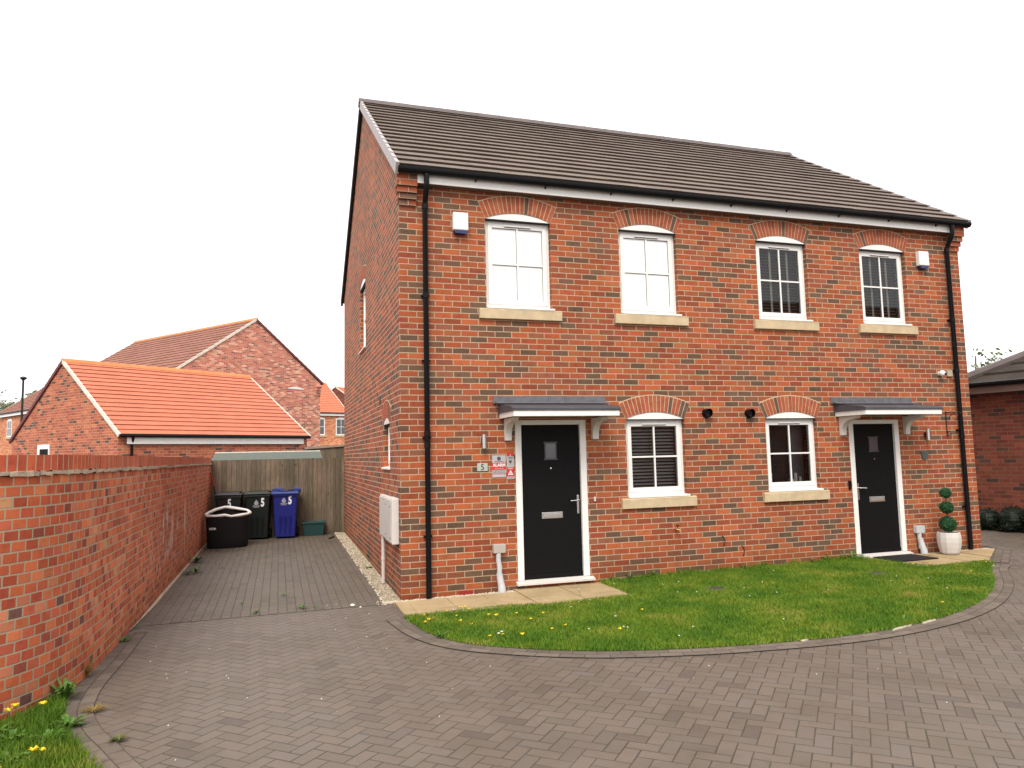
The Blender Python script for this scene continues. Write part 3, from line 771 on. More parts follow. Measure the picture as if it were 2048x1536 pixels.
    if kind == 'white': MB(Mx).box(g0, ys+.028, h0, g1, ys+.034, h1).build('blind', M['blind_w'], win)
    if kind in ('slats', 'slats2'):
        sl = MB(Mx); z = h0-.01
        while z < h1+.02:
            sl.add([(g0-.02, yb, z-.006), (g1+.02, yb, z-.006), (g1+.02, yb+.032, z+.014), (g0-.02, yb+.032, z+.014), (g0-.02, yb, z-.003), (g1+.02, yb, z-.003), (g1+.02, yb+.032, z+.017), (g0-.02, yb+.032, z+.017)],
                   [(0, 1, 2, 3), (7, 6, 5, 4), (0, 4, 5, 1)])
            z += .046
        bl = sl.build('blind', M['blind_g'] if kind == 'slats' else M['blind_d'], win)
        if kind == 'slats2':
            for k_ in (.62, .5+.5*.0): pass
            for xx in (g0+(g1-g0)*.36, g0+(g1-g0)*.80):
                MB(Mx).box(xx-.018, yb-.006, h0-.02, xx+.018, yb-.003, h1+.02).build('blind_tape', M['tape'], bl)
    return win, (g0, g1, h0, h1, yb)
M['vr'] = plain('voussoir_red', (.36, .092, .041), .88, var=.35, scale=9, bump=.3)
M['vd'] = plain('voussoir_dark', (.125, .075, .05), .88, var=.3, scale=9, bump=.3)
M['vo'] = plain('voussoir_orange', (.41, .125, .055), .88, var=.3, scale=9, bump=.3)
M['vm'] = plain('voussoir_mortar', (.58, .44, .30), .9, var=.2, scale=9)
kinds = ['white', 'white', 'slats2', 'slats2', 'slats', 'open']
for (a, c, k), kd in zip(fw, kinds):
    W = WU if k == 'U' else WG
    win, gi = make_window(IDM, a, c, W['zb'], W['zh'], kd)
    if kd == 'open':
        g0, g1, h0, h1, yb = gi
        it = MB(); it.tube([(g0+.17, yb+.12, h0-.05), (g0+.17, yb+.12, h0+.12), (g0+.14, yb+.12, h0+.17), (g0+.08, yb+.12, h0+.20), (g0+.02, yb+.12, h0+.17), (g0, yb+.12, h0+.1)], .009, 8)
        it.build('tap', M['steel'], win)
        MB().box(g0-.05, yb, h0-.06, g1+.05, yb+.22, h0-.035).build('inner_sill', M['room'], win)
        j = MB(); j.tube([(g1-.13, yb+.09, h0-.035), (g1-.13, yb+.09, h0+.12)], .026, 12); j.build('jar', M['offwhite'], win)
        j = MB(); j.box(g1-.24, yb+.07, h0-.035, g1-.17, yb+.11, h0+.03); j.build('box', M['cream'], win)
        j = MB(); j.tube([(g1-.04, yb+.1, h0-.035), (g1-.04, yb+.1, h0+.06)], .022, 10); j.build('glass', M['offwhite'], win)
        MB().box(g1-.12, yb+.18, h0-.1, g1+.1, yb+.2, h1+.1).build('curtain', plain('grey_curtain', (.13, .12, .125), .9, var=.2, scale=12), win)
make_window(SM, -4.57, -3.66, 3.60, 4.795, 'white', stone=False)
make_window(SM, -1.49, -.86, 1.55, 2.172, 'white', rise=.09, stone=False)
# rooms behind the dark windows
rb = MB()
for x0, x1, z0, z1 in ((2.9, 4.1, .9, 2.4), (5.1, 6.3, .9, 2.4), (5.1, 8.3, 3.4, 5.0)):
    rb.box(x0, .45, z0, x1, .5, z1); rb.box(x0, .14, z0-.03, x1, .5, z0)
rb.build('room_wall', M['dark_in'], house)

# doors -----------------------------------------------------------------
def make_door(x0, x1, z0, z1, hand):
    f = MB(); w_ = .085
    f.box(x0, -.004, z0+.03, x0+w_, .10, z1); f.box(x1-w_, -.004, z0+.03, x1, .10, z1); f.box(x0+w_, -.004, z1-.062, x1-w_, .10, z1)
    fr = f.build('door_frame', M['white'], house, bevel=.005)
    s_ = MB(); s_.prism([(-.075, z0-.022), (.10, z0-.022), (.10, z0+.03), (.02, z0+.03), (-.075, z0+.002)], 'x', x0-.03, x1+.04)
    s_.build('threshold', M['offwhite'], fr, bevel=.003)
    a, c = x0+w_, x1-w_; zt = z1-.062; zb = z0+.032
    d = MB(); d.box(a, .035, zb, c, .085, zt)
    door = d.build('door', M['door'], house, bevel=.003)
    MB().box(a+.002, .022, zb, c-.002, .0345, zb+.055).build('weather_bar', M['door'], door, bevel=.004)
    cx = (a+c)/2
    wz0, wz1 = 1.655, 1.85
    t = MB(); t.box(cx-.095, .026, wz1, cx+.095, .0345, wz1+.022); t.box(cx-.095, .026, wz0-.022, cx+.095, .0345, wz0); t.box(cx-.085, .028, wz0, cx-.068, .0345, wz1); t.box(cx+.068, .028, wz0, cx+.085, .0345, wz1)
    t.build('light_trim', plain('door_trim', (.055, .052, .055), .35), door, bevel=.002)
    MB().box(cx-.068, .030, wz0, cx+.068, .0345, wz1).build('door_light', plain('obscure_glass', (.08, .08, .095), .15, spec=.8), door)
    pb = MB(); pb.tube([(cx-.005, .035, 1.53), (cx-.005, .022, 1.53)], .012, 10); pb.build('peephole', M['chrome'], door)
    lp = MB(); lp.box(cx-.145, .024, .885, cx+.145, .0345, .965); l = lp.build('letter_plate', M['steel'] if hand < 0 else M['chrome'], door, bevel=.004)
    MB().box(cx-.125, .018, .902, cx+.125, .0235, .948).build('letter_flap', plain('flap', (.45, .44, .40), .35, metal=.6), l, bevel=.003)
    hx = (c-.045) if hand > 0 else (a+.045)
    hb = MB(); hb.box(hx-.015, .024, .93, hx+.015, .0345, 1.17)
    hb.tube([(hx, .03, 1.105), (hx, -.015, 1.105), (hx-hand*.03, -.02, 1.105), (hx-hand*.12, -.018, 1.10)], .010, 8)
    hb.build('handle', M['chrome'], door, bevel=.003)
    return door
make_door(1.475, 2.46, .10, 2.155, 1)
make_door(6.75, 7.70, .10, 2.125, -1)

def canopy(x0, x1, f0, f1):
    D = .60
    root = MB()
    # fascia board in front and at both ends, flat soffit
    root.box(x0, -D, 2.174, x1, -D+.02, 2.242); root.box(x0, -D+.02, 2.174, x0+.02, -.002, 2.242); root.box(x1-.02, -D+.02, 2.174, x1, -.002, 2.242)
    root.box(x0+.02, -D+.02, 2.195, x1-.02, -.002, 2.205)
    c = root.build('door_canopy', M['white'], house, bevel=.003)
    t = MB(); t.prism([(-D-.012, 2.2425), (-D-.012, 2.272), (-D+.02, 2.290), (-.004, 2.365), (-.004, 2.2425)], 'x', x0-.012, x1+.012)
    t.build('canopy_roof', plain('grey_grp', (.07, .07, .078), .55, var=.2), c, bevel=.004)
    fl = MB(); fl.prism([(-.03, 2.37), (-.016, 2.385), (-.016, 2.462), (-.003, 2.462), (-.003, 2.37)], 'x', f0, f1)
    n = 8; 
    for i in range(n):
        xa = f0+(f1-f0)*i/n; xb = f0+(f1-f0)*(i+1)/n
        fl.prism([(-.13, 2.362), (-.13, 2.368), (-.02, 2.39+.002*(i % 2)), (-.02, 2.378)], 'x', xa+.02, xb+.02)
    fl.build('flashing', M['lead'], c, bevel=.003)
    for bx in (x0+.06, x1-.13):
        w_ = .085
        prof = [(-.003, 1.895), (-.05, 1.895)]
        for i in range(9):
            a = math.pi/2*i/8
            prof.append((-.05-.19*(1-math.cos(a)), 1.94+.18*math.sin(a)))
        prof += [(-.30, 2.13), (-.34, 2.145), (-.36, 2.174), (-.003, 2.174)]
        g_ = MB(); g_.prism(prof, 'x', bx, bx+w_); g_.build('bracket', M['offwhite'], c, bevel=.01)
    return c
canopy(1.27, 2.67, 1.19, 2.755)
canopy(6.52, 7.92, 6.447, 7.99)

# small things fixed to the building
for x, z in ((4.302, 2.231), (5.001, 2.225)):
    v = MB(); n = 20
    v.tube([(x, -.002, z), (x, -.025, z)], .064, n)
    v.tube([(x, -.02, z), (x, -.085, z)], .055, n, cap=False)
    vt = v.build('flue_vent', M['black'], house, smooth=True)
    MB().tube([(x, -.021, z), (x, -.027, z)], .05, n).build('flue_core', M['dark_edge'], vt)
    h_ = MB(); h_.add([(x+.07*math.cos(a), -.002, z+.07*math.sin(a)) for a in np.linspace(0, math.pi, 12)]+[(x+.062*math.cos(a), -.11+.03*abs(math.cos(a)), z+.062*math.sin(a)) for a in np.linspace(0, math.pi, 12)], [(i, i+1, 13+i, 12+i) for i in range(11)])
    h_.build('cowl', M['black'], vt)
b = MB()
b.box(.69, -.005, -.002, .89, .004, .07)
ab = b.build('airbrick', M['terracotta'], house)
b = MB()
for i in range(7): b.box(.70, -.008, .006+i*.009, .88, -.0055, .010+i*.009)
b.build('louvre', plain('airbrick_louvre', (.30, .03, .02), .8), ab)
b = MB(); b.box(1.76, -.004, 0, 1.80, .01, .001) if False else None
MB(SM).box(-1.86, -.004, 2.48, -1.74, .01, 2.61).build('vent_brick', M['dark_edge'], house)

def meter_box(y0, y1, z0, z1, d=.065):
    o = thing('meter_box', 'white wall meter cabinet nearer the house corner' if y0 < .3 else 'white wall meter cabinet further from the house corner, with grey pipe below', 'meter box', (0, (y0+y1)/2, z0))
    yc = (y0+y1)/2; h_ = (y1-y0)/2; H = z1-z0
    MB().box(-d, -h_, 0, -.001, h_, H).build('cabinet', M['offwhite'], o, bevel=.012)
    dr = MB().box(-d-.012, -h_+.015, .02, -d-.001, h_-.015, H-.02).build('door', M['offwhite'], o, bevel=.006)
    t = MB(); t.tube([(-d-.012, -h_+.06, H*.82), (-d-.018, -h_+.06, H*.82)], .012, 8); t.tube([(-d-.012, -h_+.06, H*.14), (-d-.018, -h_+.06, H*.14)], .012, 8)
    t.build('lock', M['metal_k'], dr)
    return o
mb1 = meter_box(.64+.04, 1.38, .65, 1.21); mb2 = meter_box(.10, .60, .655, 1.215, .09)
pp = MB(); pp.tube([(-.05, .16, .0), (-.05, .16, -.62)], .024, 10); pp.tube([(-.05, .16, -.28), (-.05, .16, -.31)], .029, 10)
pp.build('pipe', M['offwhite'], mb1)

def alarm_box(x, z, label):
    o = thing('alarm_box', label, 'alarm box', (x, 0, z))
    MB().box(-.10, -.085, 0, .10, -.001, .235).build('cover', M['white'], o, bevel=.014)
    MB().prism([(-.085, 0), (.085, 0), (.07, -.04), (-.07, -.04)], 'y', -.078, -.004).build('strobe', M['blue_p'], o, bevel=.004)
alarm_box(.785, 4.585, 'white alarm siren box with blue base, left of the leftmost upstairs window')
alarm_box(8.39, 4.575, 'white alarm siren box with blue base, high on the wall near the right downpipe')

def wall_lamp(x, label):
    o = thing('wall_lamp', label, 'wall lamp', (x, 0, 1.80))
    MB().box(-.025, -.035, .06, .025, -.001, .12).build('back_plate', M['metal_k'], o)
    t = MB(); t.tube([(0, -.065, 0), (0, -.065, .175)], .030, 18); t.build('cylinder', M['steel'], o, smooth=True)
    t = MB(); t.tube([(0, -.065, -.002), (0, -.065, .01)], .026, 14); t.tube([(0, -.065, .166), (0, -.065, .177)], .026, 14); t.build('lens', M['dark_edge'], o)
wall_lamp(1.045, 'brushed steel cylinder wall light left of the left front door')
wall_lamp(8.215, 'brushed steel cylinder wall light right of the right front door')

# number plates and stickers
o = thing('house_number_plate', 'pale glass house number plate reading 5 left of the left door', 'house number', (1.033, 0, 1.517))
MB().box(-.068, -.012, 0, .068, -.004, .098).build('plate', plain('number_plate', (.45, .47, .42), .3, var=.04), o, bevel=.003)
text('5', .105, wallM(0, -.0126, .014), M['ttext_k'], o, 'digit', bold=.001)
t = MB()
for sx in (-.055, .055): t.tube([(sx, -.012, .049), (sx, -.016, .049)], .005, 8)
t.build('screw', M['steel'], o)
o = thing('house_number_plate', 'dark slate shield house number plate right of the right door', 'house number', (8.17, 0, 1.508))
MB().prism([(-.045, 0), (.045, 0), (.062, .05), (.072, .118), (-.072, .118), (-.062, .05)], 'y', -.014, -.003).build('plate', plain('slate', (.075, .085, .08), .6, var=.3, scale=30), o, bevel=.004)

o = thing('alarm_sign', 'red and silver ALARM warning sign beside the left door frame', 'sign', (1.252, 0, 1.43))
MB().box(-.09, -.007, 0, .09, -.002, .28).build('board', M['silver'], o)
t = MB()
t.box(-.09, -.0085, .098, .09, -.0072, .186); t.box(-.09, -.0085, .042, .09, -.0072, .049); t.box(-.09, -.0085, .002, .09, -.0072, .006)
t.build('red_band', M['red'], o)
t = MB()
for i in range(5):
    a = rad(90+72*i); t.tube([(.017*math.cos(a), -.0071, .238+.017*math.sin(a)), (.017*math.cos(a), -.0088, .238+.017*math.sin(a))], .0115, 10)
t.tube([(0, -.0071, .238), (0, -.0092, .238)], .010, 10)
t.build('rosette', plain('dark_emblem', (.07, .07, .075), .5), o)
text('ALARM', .056, wallM(0, -.0088, .138, .93), M['ttext_w'], o, bold=.0016)
def lines(o, x0, x1, zs, y, mat, th=.004, ragged=True, nm='small_print'):
    t = MB()
    for z in zs:
        x = x0
        while x < x1-.004:
            L_ = random.uniform(.006, .018) if ragged else x1-x0
            t.box(x, y, z, min(x+L_, x1), y+.0008, z+th); x += L_+.003
    t.build(nm, mat, o)
lines(o, -.062, .062, [.108, .114], -.0096, plain('pale_red_print', (.70, .25, .25), .5), .006)
lines(o, -.055, .055, [.196], -.0080, plain('maroon_print', (.18, .03, .04), .5), .009)
lines(o, -.08, .08, [.056, .064, .072, .080, .088], -.0080, M['ttext_k'], .0022)
lines(o, -.08, .06, [.018, .030], -.0080, M['ttext_w'], .003)
o = thing('camera_warning_sign', 'narrow red and silver warning sign touching the ALARM sign', 'sign', (1.402, 0, 1.406))
MB().box(-.047, -.007, 0, .047, -.002, .33).build('board', M['silver'], o)
t = MB(); t.box(-.047, -.0085, .29, .047, -.0072, .33); t.box(-.047, -.0085, .035, .047, -.0072, .15); t.build('red_band', M['red'], o)
t = MB(); t.prism([(-.008, .298), (.008, .298), (0, .32)], 'y', -.0098, -.0087); t.prism([(-.038, .052), (.038, .052), (0, .118)], 'y', -.0098, -.0087); t.build('triangle', plain('white_triangle', (.72, .66, .66), .5), o)
t = MB(); t.prism([(-.017, .245), (-.019, .222), (-.003, .200), (-.002, .178), (.002, .178), (.003, .200), (.019, .222), (.017, .245)], 'y', -.0086, -.0072)
t.build('pictogram', M['ttext_k'], o)
t = MB(); t.box(-.011, -.0095, .232, .011, -.0087, .238); t.build('highlight', M['ttext_w'], o)
lines(o, -.03, .032, [.262, .270], -.0080, M['ttext_k'], .005)
lines(o, -.035, .035, [.128, .136], -.0096, M['ttext_w'], .004)
lines(o, -.03, .03, [.012], -.0080, M['ttext_k'], .006)
lines(o, -.016, .016, [.066, .073, .080], -.0106, M['ttext_k'], .002)

# bell pushes, taps, brackets
o = tag(MB().box(-.012, -.022, 0, .012, -.001, .06).build('door_bell', M['offwhite'], None, bevel=.004, loc=(2.556, 0, 1.08)), 'small pale bell push to the right of the left door', 'door bell')
o = tag(MB().box(-.022, -.03, 0, .022, -.001, .13).build('video_doorbell', M['black'], None, bevel=.008, loc=(6.695, 0, 1.09)), 'black video doorbell at the left edge of the right door', 'door bell')
o = thing('outside_tap', 'brass outside tap below the wall between the two ground floor windows', 'tap', (3.756, 0, .66))
t = MB(); t.tube([(-.02, -.002, .0), (-.02, -.05, 0), (.005, -.075, -.005), (.012, -.078, -.04)], .011, 8); t.build('spout', M['brass'], o, smooth=True)
t = MB(); t.tube([(-.012, -.05, .01), (-.012, -.05, .04)], .006, 6); t.box(-.03, -.055, .04, .012, -.045, .06); t.build('handle', M['metal_k'], o)
for x, z, lb in ((4.485, .464, 'black cable loop on the wall, the upper left one of two'), (4.792, .31, 'black cable loop on the wall, the lower right one of two')):
    t = MB(); t.tube([(-.02, -.003, .065), (.0, -.015, .05), (.012, -.02, 0), (.0, -.018, -.05), (-.004, -.003, -.075)], .0055, 6)
    tag(t.build('cable_loop', M['metal_k'], None, loc=(x, 0, z)), lb, 'cable')
o = thing('security_camera', 'white dome security camera with beige junction box near the right downpipe', 'security camera', (8.60, 0, 2.85))
MB().box(.14, -.035, -.045, .245, -.001, .055).build('junction_box', plain('beige', (.42, .36, .26), .6), o, bevel=.004)
t = MB(); t.tube([(0, -.002, 0), (0, -.03, 0)], .035, 14); t.build('mount', M['white'], o, smooth=True)
t = MB(); t.ball((0, -.06, 0), .048, 16, 10); t.build('ball', M['white'], o, smooth=True)
t = MB(); t.tube([(.012, -.09, -.012), (.02, -.112, -.018)], .02, 12); t.build('lens', M['black'], o)
o = thing('hanging_basket_bracket', 'scrolled black iron basket bracket on the wall beside the right downpipe', 'bracket', (8.66, 0, 1.95))
t = MB(); t.tube([(0, -.008, -.1), (0, -.008, .30)], .008, 6)
sp_ = [(0, -.01-.16+.10*math.cos(a)*(1-k*.045), .18+.10*math.sin(a)*(1-k*.045)) for k, a in enumerate(np.linspace(-.2, 5.2, 20))]
t.tube(sp_, .006, 6); t.tube([(0, -.01, .28), (0, -.1, .285), (0, -.25, .27), (0, -.30, .25)], .007, 6)
t.tube([(0, -.01-.04+.035*math.cos(a), -.05+.035*math.sin(a)) for a in np.linspace(3.1, 8.5, 14)], .005, 6)
t.build('scroll', M['metal_k'], o)

def cable_entry(x, zt, zg, label, matb, seed):
    o = thing('cable_entry_box', label, 'cable box', (x, 0, zg)); H = zt-zg
    MB().box(-.08, -.075, H-.11, .08, -.001, H).build('box', matb, o, bevel=.008)
    t = MB()
    pts = [(-.01, -.04, H-.11), (-.012, -.045, H-.2), (.0, -.05, H-.28), (-.004, -.052, H-.34), (.0, -.05, .22)]
    t.tube(pts, [.034, .032, .035, .033, .036], 10)
    t.build('conduit', M['duct'], o, smooth=True)
    t = MB(); t.tube([(-.004, -.05, .25), (0, -.052, .2), (.012, -.075, .10), (.014, -.085, .07), (.014, -.085, -.01)], [.040, .042, .046, .05, .052], 12)
    t.build('duct_boot', M['duct'], o, smooth=True)
cable_entry(1.22, .608, -.0, 'grey cable entry box and duct to the left of the left front door', M['grey_p'], 1)
cable_entry(7.92, .50, .065, 'grey cable entry box and duct to the right of the right front door', M['duct'], 2)

# doormat, pot
tag(MB().box(-.36, -.24, 0, .36, .24, .014).build('doormat', M['mat'], None, bevel=.004, loc=(7.32, -.33, gh(7.3, 0)+.026)), 'black rectangular doormat in front of the right door', 'doormat')

def leaf_cloud(b, c, R, n, size, rng, sq=1., shell=.75, flat=False):
    for _ in range(n):
        d = rng.normal(size=3); d /= np.linalg.norm(d)+1e-9
        r = R*rng.uniform(shell, 1.03)
        p = Vector((c[0]+d[0]*r, c[1]+d[1]*r, c[2]+d[2]*r*sq))
        a = Vector(rng.normal(size=3)).normalized(); nn = (Vector(d)*.7+a*.8).normalized()
        t = nn.orthogonal().normalized(); t.rotate(Matrix.Rotation(rng.uniform(0, 6.28), 3, nn)); u = nn.cross(t)
        s_ = size*rng.uniform(.6, 1.3)
        b.add([p-t*s_, p-u*s_*.45, p+t*s_, p+u*s_*.45], [(0, 1, 2, 3)])
rng = np.random.default_rng(11)
PX, PY = 8.20, -.30; PZ = gh(PX, PY)+.024
pl = thing('topiary_plant', 'three-ball box topiary in a white faceted pot by the right door', 'potted plant', (PX, PY, PZ))
prof = [(.108, 0), (.132, .03), (.152, .10), (.165, .18), (.166, .25), (.156, .318), (.150, .324), (.138, .320), (.136, .28)]
MB().lathe(prof, 12).build('pot', M['pot'], pl, bevel=.003)
MB().lathe([(.001, .285), (.137, .285)], 16, capb=False).build('soil', M['soil'], pl)
MB().tube([(0, 0, .27), (.004, 0, .5), (-.003, 0, .75), (.0, 0, .93)], [.011, .010, .008, .006], 8).build('trunk', M['wood_pole'], pl)
for z, R in ((.445, .122), (.690, .096), (.905, .082)):
    cb = MB(); cb.ball((0, 0, z), R*.80, 16, 10); leaf_cloud(cb, (0, 0, z), R, int(2600*R/.12), .0105, rng, .95, .8)
    cb.build('crown', M['leaf_box'], pl)

# ---------------------------------------------------------------- garden wall (curved)
wc = [(-5.6, -4.05), (-4.6, -3.95), (-3.95, -3.76), (-3.50, -3.45), (-3.22, -3.17), (-3.08, -2.97), (-2.985, -2.76), (-2.915, -2.47), (-2.875, -2.12), (-2.858, -1.6), (-2.853, -.8), (-2.845, .4), (-2.82, 2.5), (-2.80, 5), (-2.775, 7.95)]
wl = smooth_line(wc, 2)
def wall_strip(line, off0, off1, z0, z1, b, mi=0, uvoff=0):
    L = 0; pr = []
    for i, p in enumerate(line):
        a = line[max(i-1, 0)]; c = line[min(i+1, len(line)-1)]
        t = Vector((c[0]-a[0], c[1]-a[1])).normalized(); n = Vector((t.y, -t.x))
        if i: L += math.hypot(p[0]-line[i-1][0], p[1]-line[i-1][1])
        pr.append((p, n, L))
    for (p, n, l), (q, m, k) in zip(pr[:-1], pr[1:]):
        A0 = (p[0]+n.x*off0, p[1]+n.y*off0); B0 = (q[0]+m.x*off0, q[1]+m.y*off0)
        A1 = (p[0]+n.x*off1, p[1]+n.y*off1); B1 = (q[0]+m.x*off1, q[1]+m.y*off1)
        v = [(*A0, z0), (*B0, z0), (*B0, z1), (*A0, z1), (*A1, z0), (*B1, z0), (*B1, z1), (*A1, z1)]
        uvs = [[(l, z0), (k, z0), (k, z1), (l, z1)], [(k, z0), (l, z0), (l, z1), (k, z1)], [(l, z1), (k, z1), (k, z1+.2), (l, z1+.2)], [(l, z0)]*4]
        b.add(v, [(0, 1, 2, 3), (5, 4, 7, 6), (3, 2, 6, 7), (1, 0, 4, 5)], uv=uvs, mi=mi)
    for (p, n, l) in (pr[0], pr[-1]):
        A = (p[0]+n.x*off0, p[1]+n.y*off0); B = (p[0]+n.x*off1, p[1]+n.y*off1)
        v = [(*A, z0), (*B, z0), (*B, z1), (*A, z1)]
        b.add(v, [(0, 1, 2, 3)] if l > 0 else [(3, 2, 1, 0)], mi=mi)
gw = thing('garden_wall', 'curved red brick garden wall with brick-on-edge coping along the drive', 'wall', (0, 0, 0))
b = MB(); wall_strip(wl, 0, -.215, -.1, 1.642, b); b.build('wall', M['gwall'], gw)
b = MB(); wall_strip(wl, .022, -.237, 1.642, 1.672, b)
cr = b.build('tile_creasing', M['creasing'], gw)
rr = random.Random(4)
for v in cr.data.vertices: v.co.z += rr.uniform(-.006, .008); v.co.x += rr.uniform(-.004, .004)
b = MB(); wall_strip(wl, .003, -.218, 1.672, 1.788, b); b.build('coping', M['coping'], gw)

# ---------------------------------------------------------------- close boarded fence
fe = thing('close_board_fence', 'weathered close-boarded timber fence behind the wheelie bins', 'fence', (-2.77, 7.90, .07))
for i in range(28):
    x = i*.0985; b = MB(); j = random.uniform(-.004, .004)
    b.prism([(x, 0), (x+.106, -.012), (x+.106, .003), (x, .010)], 'z', 0, 1.655+j)
    if x+.1 < 2.79: b.build('board', M['fence'], fe)
b = MB(); b.box(0, .012, .3, 2.76, .05, .38); b.box(0, .012, 1.3, 2.76, .05, 1.38); b.build('rail', M['fence'], fe)
f2 = thing('fence_panel', 'short timber fence panel with sloping top rail beyond the board fence', 'fence', (-.75, 11.2, .08))
b = MB(); b.prism([(0, 0), (1.4, 0), (1.4, 1.98), (0, 1.90)], 'y', 0, .03); b.build('panel', M['fence'], f2)
b = MB(); b.prism([(0, 1.89), (1.4, 1.975), (1.4, 2.03), (0, 1.945)], 'y', -.04, .07); b.build('top_rail', plain('pale_timber', (.30, .25, .19), .9, var=.2), f2)
sh_ = thing('garden_shed', 'garden shed with grey-green felt roof showing above the board fence', 'shed', (-2.86, 8.2, .07))
b = MB(); b.box(.05, .12, 0, 3.0, 1.8, 1.62); b.build('wall', M['fence'], sh_)
b = MB(); b.prism([(-.1, 1.63), (1.0, 1.79), (2.0, 1.63), (2.0, 1.66), (1.0, 1.825), (-.1, 1.66)], 'x', .06, 2.40); rf_ = b.build('roof', M['felt'], sh_)
b = MB(); b.tube([(.06, 1.0, 1.825), (2.40, 1.0, 1.825)], .02, 6); b.build('ridge_strip', plain('pale_strip', (.62, .58, .50), .8, var=.3, scale=20), rf_)

# ---------------------------------------------------------------- wheelie bins, basket, box
def wheelie(loc, rotz, label, body, lid, numx, numz, emblem, lidopen=False, H=.93):
    o = thing('wheelie_bin', label, 'wheelie bin', loc, rotz, 'wheelie bins marked 5 in front of the fence')
    wb, wt, db, dt = .20, .245, .20, .29
    v = [(-wb, -db, .03), (wb, -db, .03), (wb, db-.05, .03), (-wb, db-.05, .03), (-wt, -dt+.03, H), (wt, -dt+.03, H), (wt, dt, H), (-wt, dt, H)]
    b = MB(); b.add(v, [(3, 2, 1, 0), (0, 1, 5, 4), (1, 2, 6, 5), (2, 3, 7, 6), (3, 0, 4, 7), (4, 5, 6, 7)])
    # recessed front ribs
    for sx in (-.10, 0, .10): b.add([(sx-.028, -db-.006, .08), (sx+.028, -db-.006, .08), (sx+.030, -dt+.052-.04, .46), (sx-.030, -dt+.052-.04, .46), (sx, -db+.02, .08), (sx, -dt+.09, .46)], [(0, 1, 2, 3), (0, 3, 5, 4), (1, 4, 5, 2)])
    b.build('body', body, o, bevel=.018)
    r = MB(); r.box(-wt-.012, -dt+.01, H-.05, wt+.012, dt+.015, H-.012); r.build('rim', body, o, bevel=.008)
    l = MB()
    if not lidopen:
        l.box(-wt-.03, -dt-.005, H-.008, wt+.03, dt+.03, H+.035)
        ld = l.build('lid', lid, o, bevel=.014)
        t = MB(); t.prism([(-dt+.03, H+.0352), (-dt+.07, H+.062), (dt-.05, H+.066), (dt+.0, H+.0352)], 'x', -wt+.03, wt-.03); t.build('lid_crown', lid, ld, bevel=.012)
        t = MB(); t.box(-wt+.05, -dt-.014, H+.01, wt-.07, -dt-.0055, H+.022); t.build('lid_lip', lid, ld)
    else:
        l.box(-wt-.03, -dt-.02, H-.012, wt+.03, dt+.03, H+.03)
        l.prism([(-wt-.02, H+.0302), (wt+.03, H+.0302), (wt+.03, H+.075), (wt-.05, H+.095), (.05, H+.06), (-.06, H+.055), (-wt+.12, H+.09), (-wt, H+.10)], 'y', -dt+.02, dt)
        ld = l.build('lid', lid, o, bevel=.012)
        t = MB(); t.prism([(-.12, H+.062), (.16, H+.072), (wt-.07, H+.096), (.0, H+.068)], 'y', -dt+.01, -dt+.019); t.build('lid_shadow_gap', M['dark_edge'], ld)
    hd = MB(); hd.tube([(-wt+.02, dt+.03, H-.03), (-wt+.02, dt+.075, H-.02), (wt-.02, dt+.075, H-.02), (wt-.02, dt+.03, H-.03)], .012, 8); hd.build('handle', body, o)
    for sx in (-1, 1):
        wv = MB(); wv.tube([(sx*(wb+.005), db-.02, .10), (sx*(wb+.045), db-.02, .10)], .10, 18); wv.build('wheel', M['mat'], o)
    # front face slope transform for lettering
    def face(x, z, sx=1.):
        t_ = (z-.03)/(H-.03); y = -db+(-dt+.03+db)*t_-.0035
        sl = math.atan2((-dt+.03+db), H-.03)
        return Matrix.Translation((x, y, z)) @ Matrix.Rotation(rad(90)-sl, 4, 'X') @ Matrix.Diagonal((sx, 1, 1, 1))
    text('5', .235, face(numx, numz, .62), M['ttext_w'], o, 'digit', bold=.010)
    if emblem:
        ex = numx-.125
        lf = MB(face(ex, numz+.02)); lf.add([(0, .115, 0), (-.03, .075, 0), (-.045, .04, 0), (-.035, .012, 0), (0, 0, 0), (.035, .012, 0), (.045, .04, 0), (.03, .075, 0), (0, .06, .001)], [(0, 1, 8), (1, 2, 8), (2, 3, 8), (3, 4, 8), (8, 4, 5), (8, 5, 6), (8, 6, 7), (8, 7, 0)])
        ms = plain('emblem_grey', (.33, .34, .36), .6, var=.3, scale=60)
        lf.build('emblem', ms, o)
        ln = MB(face(ex, numz)); ln.add([(-.075, .0, 0), (.075, .0, 0), (.075, .014, 0), (-.075, .014, 0), (-.055, -.024, 0), (.055, -.024, 0), (.055, -.011, 0), (-.055, -.011, 0)], [(0, 1, 2, 3), (4, 5, 6, 7)])
        ln.build('emblem_caption', ms, o)
    return o
GZ = .07
wheelie((-2.37, 7.50, GZ), rad(-3), 'black wheelie bin marked 5, mostly behind the black bag', M['bin_black'], M['lid_black'], .02, .70, False)
wheelie((-1.80, 7.56, GZ), rad(-5), 'dark green wheelie bin marked 5, between the black and the blue bin', M['bin_dgreen'], M['lid_dgreen'], .105, .69, True)
wheelie((-1.245, 7.50, GZ), rad(-6), 'blue wheelie bin marked 5 with its lid ajar', M['bin_blue'], M['lid_blue'], .10, .72, True, True)

